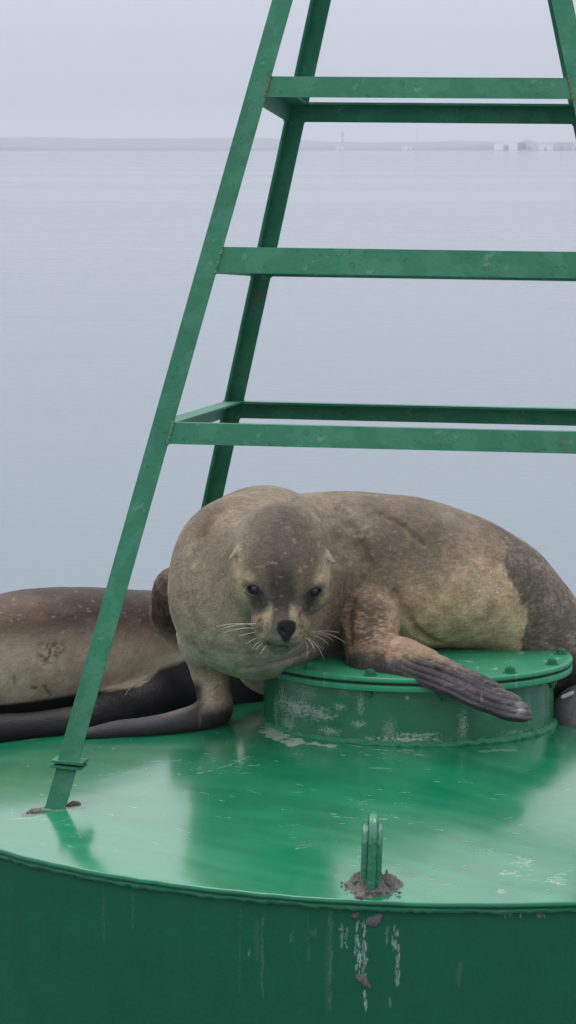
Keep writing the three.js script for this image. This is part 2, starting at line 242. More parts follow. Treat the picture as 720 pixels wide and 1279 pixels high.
  for (let i = 0; i < p.count; i++) { const a = Math.atan2(p.getZ(i), p.getX(i)), k = 1 + 0.003 * (noise(a * 160 + 500, 2) - 0.5) + 0.002 * (noise(a * 30 + 99, 2) - 0.5); p.setX(i, p.getX(i) * k); p.setZ(i, p.getZ(i) * k); p.setY(i, p.getY(i) + 0.004 * (noise(a * 120 + 700, 7) - 0.5)); }
  b.computeVertexNormals(); mesh('weld_seam', b, paintMat, buoy);
}
// hatch
{
  const h = group('hatch', buoy); h.rotation.z = 0.016; const cx = -0.016, R = 0.29;
  const TW = 2048, THt = 192, HH = 0.13, d = new Float32Array(TW * THt);
  const spot = (px, py) => { const o = toLocal(EYE), k = toLocal(EYE.clone().add(ray(px, py))).sub(o); o.x -= cx; const a = k.x * k.x + k.z * k.z, b = o.x * k.x + o.z * k.z, c = o.x * o.x + o.z * o.z - R * R, t = (-b - Math.sqrt(b * b - a * c)) / a; return o.addScaledVector(k, t); };
  const blot = (px, py, rx, ry, a0, rag, sc0 = 0.12, a = a0 * 0.85, sc = sc0 * 1.9) => { const q = spot(px, py); let an = Math.atan2(q.z, q.x) / 6.28318; an -= Math.floor(an); const U = an * TW, Vv = (q.y + HH + 0.02) / (HH + 0.02) * THt, ru = rx / 624 / 1.822 * TW, rv = ry / 624 / 0.15 * THt; for (let j = Math.max(0, Vv - rv * 1.4 | 0); j < Math.min(THt, Vv + rv * 1.4); j++) for (let i = U - ru * 1.4 | 0; i < U + ru * 1.4; i++) { const e = Math.hypot((i - U) / ru, (j - Vv) / rv) + rag * (fbm(i * sc, j * sc * 1.3, px, 4) - 0.5) * 2, w = a * clamp((1 - e) * 1.5, 0, 1) * (0.35 + 0.9 * noise(i * 0.4, j * 0.5, 4)), q2 = j * TW + ((i + TW) % TW); if (w > d[q2]) d[q2] = w; } };
  blot(370, 882, 26, 11, 0.8, 1.2); blot(352, 872, 12, 16, 0.55, 1.6, 0.2); blot(400, 890, 22, 8, 0.6, 1.5); blot(358, 902, 16, 12, 0.5, 1.6, 0.2); blot(380, 865, 20, 10, 0.3, 1.6, 0.25); blot(425, 882, 9, 4, 0.6, 1.3, 0.2); blot(450, 878, 5, 12, 0.5, 1.4, 0.2); blot(448, 904, 8, 5, 0.6, 1.3, 0.2); blot(412, 912, 16, 5, 0.6, 1.5, 0.2); blot(486, 912, 8, 14, 0.35, 1.6, 0.25); blot(505, 924, 40, 3.4, 0.9, 1.2); blot(520, 918, 26, 3, 0.7, 1.4); blot(578, 908, 6, 18, 0.6, 1.5, 0.25); blot(430, 860, 14, 8, 0.25, 1.7, 0.25); blot(344, 885, 6, 24, 0.4, 1.5, 0.2); blot(509, 872, 4, 3, 0.8, 0.8); blot(360, 925, 30, 6, 0.7, 1.4); blot(612, 890, 10, 8, 0.2, 1.6, 0.3); blot(660, 880, 6, 30, 0.16, 1.2, 0.2); blot(685, 870, 5, 34, 0.18, 1, 0.2); blot(640, 918, 20, 4, 0.3, 1.4);
  const map = tex(TW, THt, (u, v, i, j) => { const k = 1 + 0.5 * (fbm(u * 60, v * 5, 2, 4) - 0.5) + 0.1 * (hash(i, j, 9) - 0.5), s = clamp(d[j * TW + i], 0, 1); return [0.008 * k, 0.125 * k, 0.06 * k].map((x, n) => lerp(x, [0.42, 0.45, 0.42][n], s)); }, true, true);
  const cm = new THREE.MeshPhysicalMaterial({ map, roughness: 0.27, bumpMap: bumpAt(9, 0.75), bumpScale: 0.0006 });
  mesh('coaming', lathe([[R, -0.027], [R, -0.05], [R, -0.08], [R, -0.11], [R, -0.15]], 96, (a, r, y) => [a / 6.28318, (y + HH + 0.02) / (HH + 0.02)]).translate(cx, 0, 0), cm, h);
  const w = new THREE.TorusGeometry(R + 0.001, 0.0075, 10, 300).rotateX(Math.PI / 2).translate(cx, -0.1305, 0), p = w.attributes.position;
  for (let i = 0; i < p.count; i++) { const a = Math.atan2(p.getZ(i), p.getX(i)), e = 0.011 * (fbm(a * 40 + 270, 3, 1, 3) - 0.5); p.setX(i, p.getX(i) * (1 + e)); p.setZ(i, p.getZ(i) * (1 + e)); p.setY(i, p.getY(i) + e); }
  w.computeVertexNormals(); mesh('weld_seam', w, new THREE.MeshPhysicalMaterial({ color: lin(0.03, 0.24, 0.13), roughness: 0.4, bumpMap: chalkBump, bumpScale: 0.002 }), h);
  const lidTex = tex(512, 512, (u, v) => { const k = 1 + 0.45 * (fbm(u * 9, v * 40, 6, 4) - 0.5) + 0.2 * (fbm(u * 60, v * 60, 1, 3) - 0.5), s = 0.4 * smoothstep(fbm(u * 50, v * 22, 9, 4), 0.68, 0.78); return [0.016 * k, 0.23 * k, 0.11 * k].map((x, n) => lerp(x, [0.4, 0.5, 0.45][n], s)); }, true);
  const lm = new THREE.MeshPhysicalMaterial({ map: lidTex, roughness: 0.42, bumpMap: bumpAt(3.2, 3.2), bumpScale: 0.0008 });
  const lidUV = (a, r) => [0.5 + r * Math.cos(a) / 0.64, 0.5 + r * Math.sin(a) / 0.64];
  mesh('lid', lathe([[0.0, 0], [0.15, 0], [0.3, 0], [0.308, -0.0006], [0.31, -0.003], [0.31, -0.008], [0.3085, -0.0105], [0.24, -0.0105]].reverse(), 128, lidUV), lm, h);
  mesh('gasket', new THREE.CylinderGeometry(0.305, 0.305, 0.0046, 96, 1, true).translate(0, -0.0126, 0), darkMat, h);
  mesh('flange', lathe([[0.24, -0.0148], [0.308, -0.0148], [0.31, -0.017], [0.31, -0.0255], [0.308, -0.0275], [0.26, -0.0275]].reverse(), 128, lidUV), lm, h);
  const hex = new THREE.CylinderGeometry(0.0098, 0.0098, 0.0075, 6).translate(0, 0.0052, 0), cap = new THREE.CylinderGeometry(0.006, 0.0075, 0.003, 12).translate(0, 0.0102, 0), wash = new THREE.CylinderGeometry(0.0135, 0.0135, 0.002, 16).translate(0, 0.0008, 0), nut = new THREE.CylinderGeometry(0.0105, 0.0105, 0.011, 6).translate(0, -0.0335, 0), end = new THREE.CylinderGeometry(0.0055, 0.0055, 0.008, 8).translate(0, -0.042, 0);
  const bg = mergeGeometries([hex, cap, wash].map((g) => toCreasedNormals(g, 0.5)));
  const ng = mergeGeometries([nut, end].map((g) => toCreasedNormals(g, 0.5)));
  for (let i = 0; i < 13; i++) { const a = (i * 360 / 13 - 7) * Math.PI / 180, b = mesh('bolt', bg, paintMat, h); b.position.set(0.289 * Math.cos(a), 0.0002, 0.289 * Math.sin(a)); b.rotation.y = rnd() * 3; const nu = mesh('nut', ng, paintMat, h); nu.position.copy(b.position); nu.rotation.y = rnd() * 3; }
}
// lattice tower: angle-iron legs and rails
function loft(sections, cap = true) {                              // closed rings of equal length, flat faces, uv in metres
  const pos = [], uv = [], n = sections[0].length;
  const quad = (a, b, c, d, u0, u1, v0, v1) => { for (const [p, u, v] of [[a, u0, v0], [b, u1, v0], [c, u1, v1], [a, u0, v0], [c, u1, v1], [d, u0, v1]]) { pos.push(p.x, p.y, p.z); uv.push(u, v); } };
  let L = 0; for (let s = 0; s + 1 < sections.length; s++) { const A = sections[s], B = sections[s + 1], dl = A[0].distanceTo(B[0]); let w = 0; for (let i = 0; i < n; i++) { const j = (i + 1) % n, dw = A[i].distanceTo(A[j]); quad(A[i], A[j], B[j], B[i], w, w + dw, L, L + dl); w += dw; } L += dl; }
  if (cap) for (const [S, f] of [[sections[0], true], [sections.at(-1), false]]) { const t = (i, j, k) => { for (const q of f ? [i, k, j] : [i, j, k]) { pos.push(S[q].x, S[q].y, S[q].z); uv.push(S[q].x, S[q].y); } }; if (n === 6) { t(0, 1, 2); t(0, 2, 3); t(0, 3, 4); t(0, 4, 5); } else for (let i = 1; i + 1 < n; i++) t(0, i, i + 1); }
  const g = new THREE.BufferGeometry(); g.setAttribute('position', new THREE.Float32BufferAttribute(pos, 3)); g.setAttribute('uv', new THREE.Float32BufferAttribute(uv, 2)); g.computeVertexNormals(); return g;
}
function fixWinding(g) {                                           // make a convex-ish closed shape face outward by its signed volume
  const p = g.attributes.position; let v = 0; for (let i = 0; i < p.count; i += 3) { const a = V().fromBufferAttribute(p, i), b = V().fromBufferAttribute(p, i + 1), c = V().fromBufferAttribute(p, i + 2); v += a.dot(b.cross(c)); }
  if (v < 0) { const at = g.attributes; for (const k of ['position', 'uv']) { const a = at[k], s = a.itemSize; for (let i = 0; i < a.count; i += 3) for (let c = 0; c < s; c++) { const t = a.array[(i + 1) * s + c]; a.array[(i + 1) * s + c] = a.array[(i + 2) * s + c]; a.array[(i + 2) * s + c] = t; } } g.computeVertexNormals(); }
  return g;
}
{
  const weldMat = new THREE.MeshStandardMaterial({ color: lin(0.05, 0.16, 0.09), roughness: 0.6 }), rust = new THREE.MeshStandardMaterial({ color: lin(0.1, 0.12, 0.06), roughness: 0.9 });
  const lsec = (sx, sz, y, a = ANG, ins = 0) => { const X = sx * (Wd(y) - ins), Z = sz * (Wd(y) - ins), p = (u, v) => V(X - sx * u, y, Z - sz * v); return [p(0, 0), p(a, 0), p(a, TH), p(TH, TH), p(TH, a), p(0, a)]; };
  const JOINT = -0.128, TOP = 1.95;
  for (const [sx, sz] of [[-1, 1], [1, 1], [-1, -1], [1, -1]]) {
    const lo = deckY(Math.hypot(Wd(-0.21), Wd(-0.21))) - 0.012;
    const upper = fixWinding(loft([lsec(sx, sz, JOINT + 0.003), lsec(sx, sz, 0.5), lsec(sx, sz, 1.2), lsec(sx, sz, TOP)])), lower = fixWinding(loft([lsec(sx, sz, lo, ANG * 0.97, 0.0012), lsec(sx, sz, JOINT - 0.006, ANG * 0.97, 0.0012)]));
    const leg = mesh('leg', mergeGeometries([upper, lower]), frameMat, buoy);
    for (const k of [0, 1]) {
      const y = JOINT - k * 0.0085, c = Wd(y), s = 0.028, hx = [V(-s, 0, -s), V(s, 0, -s), V(s, 0, s), V(-s, 0, s)].map((q) => V(sx * (c - 0.02) + q.x, y + (q.x * sx * 0.06 + q.z * sz * 0.03), sz * (c - 0.02) + q.z));
      mesh('flange_plate', fixWinding(loft([hx, hx.map((q) => q.clone().add(V(0, 0.0045, 0)))])), frameMat, leg);
    }
    const f = [], cpos = [[0, 0], [ANG, 0], [0, ANG]]; const yb = deckY(Math.hypot(c0(), c0())); function c0() { return Wd(-0.21); }
    const bead = (u0, v0, u1, v1) => { const n = 9; for (let i = 0; i <= n; i++) { const t = i / n, r = 0.0035 + 0.002 * rnd(); f.push(new THREE.IcosahedronGeometry(r, 1).translate(sx * (c0() - lerp(u0, u1, t)), yb + 0.001, sz * (c0() - lerp(v0, v1, t)))); } };
    bead(0, -0.001, ANG, -0.001); bead(-0.001, 0, -0.001, ANG); mesh('weld_bead', mergeGeometries(f), weldMat, leg);
  }
  // rails: vertical flange on the face, horizontal flange at the top pointing in, mitred
  function ring(y, h, a) {
    for (let k = 0; k < 4; k++) {
      const rot = k * Math.PI / 2, E = (yy, off) => Wd(yy) - off, pt = (s, yy, off, half) => V(s * half, yy, E(yy, off)).applyAxisAngle(V(0, 1, 0), rot);
      const F = 0.0014, vh = (yy) => Wd(yy) - ANG + 0.001;           // vertical flange butts between the leg flanges
      const v = fixWinding(loft([-1, 1].map((s) => [pt(s, y, F, vh(y)), pt(s, y, F + TH, vh(y)), pt(s, y - h, F + TH, vh(y - h)), pt(s, y - h, F, vh(y - h))])));
      const t0 = y - 0.0002, hz = fixWinding(loft([-1, 1].map((s) => [pt(s, t0, TH + F, E(t0, TH + F)), pt(s, t0, a, E(t0, a)), pt(s, t0 - TH, a, E(t0, a)), pt(s, t0 - TH, TH + F, E(t0, TH + F))])));
      const rail = mesh('rail', mergeGeometries([v, hz]), frameMat, buoy), wb = [];
      for (const s of [-1, 1]) for (let q = 0; q <= 11; q++) { const yy = y - h * q / 11, c = pt(s, yy, 0.0006, vh(yy)); wb.push(new THREE.IcosahedronGeometry(0.0022 + 0.0014 * rnd(), 1).translate(c.x, c.y, c.z)); }
      mesh('weld_bead', mergeGeometries(wb), k === 0 && y > 1 ? rust : weldMat, rail);
    }
  }
  ring(1.1119, ANG, ANG); ring(0.797, 0.0475, ANG); ring(0.4775, ANG, ANG); ring(1.46, ANG, ANG);
  const tw = Wd(1.95); mesh('top_plate', new THREE.BoxGeometry(2 * tw + 0.06, 0.008, 2 * tw + 0.06).translate(0, 1.956, 0), frameMat, buoy);
}
// lifting eye near the rim: plate seen on edge with a cheek plate on either side
const lugAt = onDeck(463, 1105);
{
  const lug = group('lifting_eye', buoy); lug.position.copy(lugAt); lug.rotation.y = -Math.atan2(lugAt.x, lugAt.z) * 0 + 0.1; lug.rotation.z = -0.02;
  const plate = (w, h, t, x) => { const s = new THREE.Shape(), r = w / 2; s.moveTo(-r, -0.02); s.lineTo(-r, h - r); s.absarc(0, h - r, r, Math.PI, 0, true); s.lineTo(r, -0.02); s.closePath(); const ho = new THREE.Path(); ho.absarc(0, h - r, r * 0.42, 0, Math.PI * 2, false); s.holes.push(ho); return new THREE.ExtrudeGeometry(s, { depth: t, bevelEnabled: true, bevelThickness: 0.003, bevelSize: 0.003, bevelSegments: 4, curveSegments: 20 }).translate(0, 0, -t / 2).rotateY(Math.PI / 2).translate(x, 0, 0); };
  const m = new THREE.MeshPhysicalMaterial({ map: chalk, color: lin(0.8, 0.95, 0.9), roughness: 0.3, bumpMap: chalkBump, bumpScale: 0.002 });
  mesh('eye_plate', plate(0.08, 0.115, 0.0075, 0), m, lug);
  mesh('cheek_plate', plate(0.064, 0.098, 0.0045, -0.0112), m, lug); mesh('cheek_plate', plate(0.064, 0.1, 0.0045, 0.0108), m, lug);
}
// mud
{
  const mudTex = tex(256, 256, (u, v) => { const k = 0.5 + 0.9 * tfbm(u, v, 14, 5, 4); return [0.1 * k, 0.094 * k, 0.09 * k]; }, true, true);
  const m = new THREE.MeshStandardMaterial({ map: mudTex, roughness: 0.95 });
  const n = 170, rings = 60, pos = [], uv = [], idx = [];
  for (let j = 0; j <= rings; j++) for (let i = 0; i <= n; i++) {
    const a = i / n * Math.PI * 2, ca = Math.cos(a), sa = Math.sin(a), R = 0.049 * (0.9 + 1.0 * (fbm(ca * 2.6 + 5, sa * 2.6, 1, 4) - 0.45)), t = j / rings, x = lugAt.x + 0.003 + R * t * ca, z = lugAt.z + 0.012 + R * t * sa;
    const h = (1 - Math.pow(t, 4)) * (0.004 + 0.03 * Math.max(0, fbm(x * 75, z * 75, 2, 4) - 0.36) + 0.03 * (1 - t) * (1 - t) + 0.006 * (1 - t)) * (0.45 + 0.9 * fbm(x * 230, z * 230, 3, 2)) - 0.003 * Math.pow(t, 6);
    pos.push(x, deckY(Math.hypot(x, z)) + h + 0.0012, z); uv.push(x * 12, z * 12);
  }
  for (let j = 0; j < rings; j++) for (let i = 0; i < n; i++) { const a = j * (n + 1) + i, b = a + n + 1; idx.push(a, a + 1, b, a + 1, b + 1, b); }
  const g0 = new THREE.BufferGeometry(); g0.setAttribute('position', new THREE.Float32BufferAttribute(pos, 3)); g0.setAttribute('uv', new THREE.Float32BufferAttribute(uv, 2)); g0.setIndex(idx); g0.computeVertexNormals();
  const crumbs = [g0.toNonIndexed()];
  for (let i = 0; i < 70; i++) {
    const a = rnd() * 6.283, d = 0.012 + 0.04 * Math.pow(rnd(), 0.8), x = lugAt.x + 0.003 + d * Math.cos(a), z = lugAt.z + 0.012 + d * Math.sin(a), k = (0.0014 + 0.0042 * rnd() ** 2) * (d > 0.042 ? 0.6 : 1), q = new THREE.IcosahedronGeometry(1, 2), p = q.attributes.position;
    for (let j = 0; j < p.count; j++) { const v = V().fromBufferAttribute(p, j), e = k * (0.6 + 0.8 * fbm(v.x * 1.4 + i, v.y * 1.4, v.z * 1.4, 3)); p.setXYZ(j, v.x * e, v.y * e * 0.8, v.z * e); }
    q.computeVertexNormals(); crumbs.push(q.translate(x, deckY(Math.hypot(x, z)) + 0.004 + 0.012 * Math.max(0, 1 - d / 0.045), z));
  }
  const g = mergeGeometries(crumbs); g.applyMatrix4(buoy.matrixWorld);
  tag(mesh('mud_patch', g, m), 'grey crumbly mud caked round the foot of the lifting eye', 'mud');
  for (const [px, py, sx, n, label] of [[47, 1014, 0.02, 46, 'dark mud smear left of the foot of the front tower leg'], [93, 1005, 0.011, 32, 'small mud lump right of the foot of the front tower leg']]) {
    const c = onDeck(px, py), gs = [];
    for (let i = 0; i < n; i++) { const x = c.x + (rnd() + rnd() - 1) * sx, z = c.z + (rnd() + rnd() - 1) * 0.009 - (x - c.x) * 0.2, k = 0.0012 + 0.0042 * rnd() ** 1.5, q = new THREE.IcosahedronGeometry(1, 2), p = q.attributes.position; for (let j = 0; j < p.count; j++) { const v = V().fromBufferAttribute(p, j), e = k * (0.6 + 0.8 * fbm(v.x * 1.4 + i, v.y * 1.4, v.z * 1.4, 3)); p.setXYZ(j, v.x * e * 1.4, v.y * e * 0.8, v.z * e); } q.computeVertexNormals(); gs.push(q.translate(x, deckY(Math.hypot(x, z)) + 0.0012, z)); }
    tag(mesh('mud_clump', mergeGeometries(gs).applyMatrix4(buoy.matrixWorld), m), label, 'mud');
  }
  const clump = (px, py, rx, ry, ang, label, lobes) => {
    const c = hullSpot(px, py), s = [];
    for (const [ox, oy, k] of lobes) { const q = new THREE.IcosahedronGeometry(1, 4), p = q.attributes.position; for (let i = 0; i < p.count; i++) { const v = V().fromBufferAttribute(p, i), e = 0.75 + 0.55 * fbm(v.x * 1.9 + ox * 9, v.y * 1.9 + px, v.z * 1.9, 4); p.setXYZ(i, v.x * e * rx * k, v.y * e * ry * k, v.z * e * 0.006 * k); } s.push(q.translate(ox, oy, 0)); }
    const q = mergeGeometries(s); q.computeVertexNormals(); q.rotateZ(ang); q.rotateY(Math.atan2(c.x, c.z)); q.translate(c.x, c.y, c.z); q.applyMatrix4(buoy.matrixWorld);
    return tag(mesh('mud_clump', q, m), label, 'mud');
  };
  clump(468, 1150, 0.0125, 0.0085, 0.5, 'dark oval mud clump on the hull just under the deck edge', [[0, 0, 1], [0.008, 0.003, 0.6]]);
  clump(443, 1144, 0.005, 0.004, 0.1, 'tiny mud speck on the hull left of the oval mud clump', [[0, 0, 1], [0.005, 0.002, 0.6], [-0.004, -0.001, 0.5]]);
  clump(451, 1222, 0.009, 0.0065, -0.7, 'knobbly grey mud clump lowest on the hull in the white streak', [[0, 0, 1], [0.01, -0.001, 0.75], [0.018, -0.001, 0.4]]);
}

// ---------------------------------------------------------------- bodies: a smooth field of flattened tapered bones, meshed with surface nets
class Body {
  constructor() { this.add = []; this.cut = []; }
  seg(a, b, ra, rb, k = 0.02, n = null, flat = 1) { this.add.push({ a, d: b.clone().sub(a), l2: Math.max(1e-9, b.distanceToSquared(a)), ra, dr: rb - ra, k, n: n && n.clone().normalize(), f: flat, mid: a.clone().add(b).multiplyScalar(0.5), reach: a.distanceTo(b) / 2 + Math.max(ra, rb) }); return this; }
  ball(c, r, k = 0.02, n = null, flat = 1) { return this.seg(c, c.clone().add(V(1e-4, 0, 0)), r, r, k, n, flat); }
  chain(list, k = 0.03, n = null, sub = 5) {                        // list of [Vector3, radius, flat?], smooth curve between
    const c = new THREE.CatmullRomCurve3(list.map((q) => q[0])), N = (list.length - 1) * sub, val = (t, j, d) => { const x = t * (list.length - 1), i = Math.min(list.length - 2, Math.floor(x)), f = x - i, s = f * f * (3 - 2 * f); return lerp(list[i][j] ?? d, list[i + 1][j] ?? d, s); };
    for (let i = 0; i < N; i++) { const t0 = i / N, t1 = (i + 1) / N; this.seg(c.getPoint(t0), c.getPoint(t1), val(t0, 1), val(t1, 1), i ? Math.min(k, 0.012) : k, n, n ? val(t0, 2, 1) : 1); }
    return this;
  }
  hole(c, r, k, n = null, flat = 1) { this.cut.push({ a: c, d: V(1e-4, 0, 0), l2: 1e-8, ra: r, dr: 0, k, n: n && n.clone().normalize(), f: flat }); return this; }
  groove(a, b, r, k, n, flat) { this.cut.push({ a, d: b.clone().sub(a), l2: a.distanceToSquared(b), ra: r, dr: 0, k, n: n && n.clone().normalize(), f: flat ?? 1 }); return this; }
  static one(p, x, y, z) {
    let qx = x - p.a.x, qy = y - p.a.y, qz = z - p.a.z; const t = clamp((qx * p.d.x + qy * p.d.y + qz * p.d.z) / p.l2, 0, 1);
    qx -= p.d.x * t; qy -= p.d.y * t; qz -= p.d.z * t; const r = p.ra + p.dr * t;
    if (p.f === 1 || !p.n) return Math.sqrt(qx * qx + qy * qy + qz * qz) - r;
    const e = (qx * p.n.x + qy * p.n.y + qz * p.n.z) * (p.f - 1), sx = qx + e * p.n.x, sy = qy + e * p.n.y, sz = qz + e * p.n.z, L = Math.sqrt(sx * sx + sy * sy + sz * sz);
    if (L < 1e-9) return -r / p.f;
    const e2 = (sx * p.n.x + sy * p.n.y + sz * p.n.z) * (p.f - 1), gx = sx + e2 * p.n.x, gy = sy + e2 * p.n.y, gz = sz + e2 * p.n.z, G = Math.sqrt(gx * gx + gy * gy + gz * gz) / L;
    return (L - r) / G;
  }
  field(x, y, z, list = this.add) {
    let d = 1e3; for (const p of list) { const e = Body.one(p, x, y, z), k = p.k; if (d > 900) { d = e; continue; } const h = Math.max(k - Math.abs(d - e), 0) / k; d = Math.min(d, e) - h * h * k * 0.25; }
    for (const p of this.cut) { const dx = x - p.a.x, dy = y - p.a.y, dz = z - p.a.z; if (dx * dx + dy * dy + dz * dz > 0.03) continue; const e = -Body.one(p, x, y, z), h = Math.max(p.k - Math.abs(d - e), 0) / p.k; d = Math.max(d, e) + h * h * p.k * 0.25; }
    return d;
  }
  hit(px, py) { const v = ray(px, py); let t = 3.5; for (let i = 0; i < 300; i++) { const q = EYE.clone().addScaledVector(v, t), d = this.field(q.x, q.y, q.z); if (d < 2e-4) return q; t += d * 0.6; if (t > 7) return null; } return null; }
  grad(p, e = 0.002) { return V(this.field(p.x + e, p.y, p.z) - this.field(p.x - e, p.y, p.z), this.field(p.x, p.y + e, p.z) - this.field(p.x, p.y - e, p.z), this.field(p.x, p.y, p.z + e) - this.field(p.x, p.y, p.z - e)).normalize(); }
  build(h, relief, color) {
    const lo = V(1e3, 1e3, 1e3), hi = V(-1e3, -1e3, -1e3);
    for (const p of this.add) for (const t of [0, 1]) { const c = p.a.clone().addScaledVector(p.d, t), r = p.ra + p.dr * t + 0.03; lo.min(c.clone().addScalar(-r)); hi.max(c.addScalar(r)); }
    const B = 8, nx = Math.ceil((hi.x - lo.x) / h / B) * B + 1, ny = Math.ceil((hi.y - lo.y) / h / B) * B + 1, nz = Math.ceil((hi.z - lo.z) / h / B) * B + 1, F = new Float32Array(nx * ny * nz).fill(1), id = (i, j, k) => (k * ny + j) * nx + i;
    const half = B * h * 0.87, blocks = [];
    for (let k = 0; k < nz - 1; k += B) for (let j = 0; j < ny - 1; j += B) for (let i = 0; i < nx - 1; i += B) {
      const x = lo.x + (i + B / 2) * h, y = lo.y + (j + B / 2) * h, z = lo.z + (k + B / 2) * h, d = this.field(x, y, z);
      if (Math.abs(d) > half * 1.7 + 0.012) { if (d < 0) for (let c = 0; c <= B; c++) for (let b = 0; b <= B; b++) for (let a = 0; a <= B; a++) F[id(i + a, j + b, k + c)] = -1; continue; }
      blocks.push([i, j, k]);
      const near = this.add.filter((p) => Body.one(p, x, y, z) < Math.max(d, 0) + half * 2.6 + 0.05);
      for (let c = 0; c <= B; c++) for (let b = 0; b <= B; b++) for (let a = 0; a <= B; a++) F[id(i + a, j + b, k + c)] = this.field(lo.x + (i + a) * h, lo.y + (j + b) * h, lo.z + (k + c) * h, near);
    }
    const vid = new Map(), pos = [], idx = [], cor = [[0, 0, 0], [1, 0, 0], [0, 1, 0], [1, 1, 0], [0, 0, 1], [1, 0, 1], [0, 1, 1], [1, 1, 1]], ed = [[0, 1], [2, 3], [4, 5], [6, 7], [0, 2], [1, 3], [4, 6], [5, 7], [0, 4], [1, 5], [2, 6], [3, 7]];
    const cell = (i, j, k) => {
      const key = id(i, j, k), got = vid.get(key); if (got !== undefined) return got;
      const v = cor.map((c) => F[id(i + c[0], j + c[1], k + c[2])]); let x = 0, y = 0, z = 0, n = 0;
      for (const [a, b] of ed) if ((v[a] < 0) !== (v[b] < 0)) { const t = v[a] / (v[a] - v[b]); x += lerp(cor[a][0], cor[b][0], t); y += lerp(cor[a][1], cor[b][1], t); z += lerp(cor[a][2], cor[b][2], t); n++; }
      const o = pos.length / 3; n = n || 1; pos.push(lo.x + (i + x / n) * h, lo.y + (j + y / n) * h, lo.z + (k + z / n) * h); vid.set(key, o); return o;
    };
    for (const [bi, bj, bk] of blocks) for (let k = bk; k < bk + B; k++) for (let j = bj; j < bj + B; j++) for (let i = bi; i < bi + B; i++) {
      if (!i || !j || !k) continue; const s = F[id(i, j, k)] < 0;
      if (s !== F[id(i + 1, j, k)] < 0) { const q = [cell(i, j - 1, k - 1), cell(i, j, k - 1), cell(i, j, k), cell(i, j - 1, k)]; s ? idx.push(q[0], q[1], q[2], q[0], q[2], q[3]) : idx.push(q[0], q[2], q[1], q[0], q[3], q[2]); }
      if (s !== F[id(i, j + 1, k)] < 0) { const q = [cell(i - 1, j, k - 1), cell(i, j, k - 1), cell(i, j, k), cell(i - 1, j, k)]; s ? idx.push(q[0], q[2], q[1], q[0], q[3], q[2]) : idx.push(q[0], q[1], q[2], q[0], q[2], q[3]); }
      if (s !== F[id(i, j, k + 1)] < 0) { const q = [cell(i - 1, j - 1, k), cell(i, j - 1, k), cell(i, j, k), cell(i - 1, j, k)]; s ? idx.push(q[0], q[1], q[2], q[0], q[2], q[3]) : idx.push(q[0], q[2], q[1], q[0], q[3], q[2]); }
    }
    const n = pos.length / 3, col = new Float32Array(n * 3), uv = new Float32Array(n * 2);
    for (let i = 0; i < n; i++) {
      const p = V(pos[i * 3], pos[i * 3 + 1], pos[i * 3 + 2]), near = this.add.filter((q) => Math.max(0, p.distanceTo(q.mid) - q.reach) < 0.06), f = (x, y, z) => this.field(x, y, z, near), e = 0.0025;
      const g = V(f(p.x + e, p.y, p.z) - f(p.x - e, p.y, p.z), f(p.x, p.y + e, p.z) - f(p.x, p.y - e, p.z), f(p.x, p.y, p.z + e) - f(p.x, p.y, p.z - e)), L = g.length() / (2 * e) || 1; g.normalize();
      p.addScaledVector(g, clamp(-f(p.x, p.y, p.z) / L, -h, h));
      const c = color(p, g); col.set(c, i * 3); uv[i * 2] = p.x; uv[i * 2 + 1] = p.y - p.z * 0.6;
      p.addScaledVector(g, relief(p, g)); pos[i * 3] = p.x; pos[i * 3 + 1] = p.y; pos[i * 3 + 2] = p.z;
    }
    const g = new THREE.BufferGeometry(); g.setAttribute('position', new THREE.Float32BufferAttribute(pos, 3)); g.setAttribute('color', new THREE.BufferAttribute(col, 3)); g.setAttribute('uv', new THREE.BufferAttribute(uv, 2)); g.setIndex(idx); g.computeVertexNormals();
    return g;
  }
}
const mixc = (a, b, t) => [lerp(a[0], b[0], t), lerp(a[1], b[1], t), lerp(a[2], b[2], t)];
const near3 = (p, c, r) => Math.exp(-p.distanceToSquared(c) / (r * r));
const segDist = (p, a, b) => { const d = b.clone().sub(a), t = clamp(p.clone().sub(a).dot(d) / d.lengthSq(), 0, 1); return [p.distanceTo(a.clone().addScaledVector(d, t)), t]; };
const furBump = tex(512, 512, (u, v) => { const h = 0.6 * tfbm(u, v, 90, 3, 3) + 0.4 * tfbm(u, v, 37, 3, 60); return [h, h, h]; }, false, true); furBump.repeat.set(4, 4);
const furMat = new THREE.MeshPhysicalMaterial({ vertexColors: true, roughness: 0.62, bumpMap: furBump, bumpScale: 0.0012, sheen: 0.25, sheenRoughness: 0.6, sheenColor: lin(0.6, 0.57, 0.5), specularIntensity: 0.6 });
const wetMat = new THREE.MeshPhysicalMaterial({ vertexColors: true, roughness: 0.5, bumpMap: furBump, bumpScale: 0.0012, specularIntensity: 0.3 });

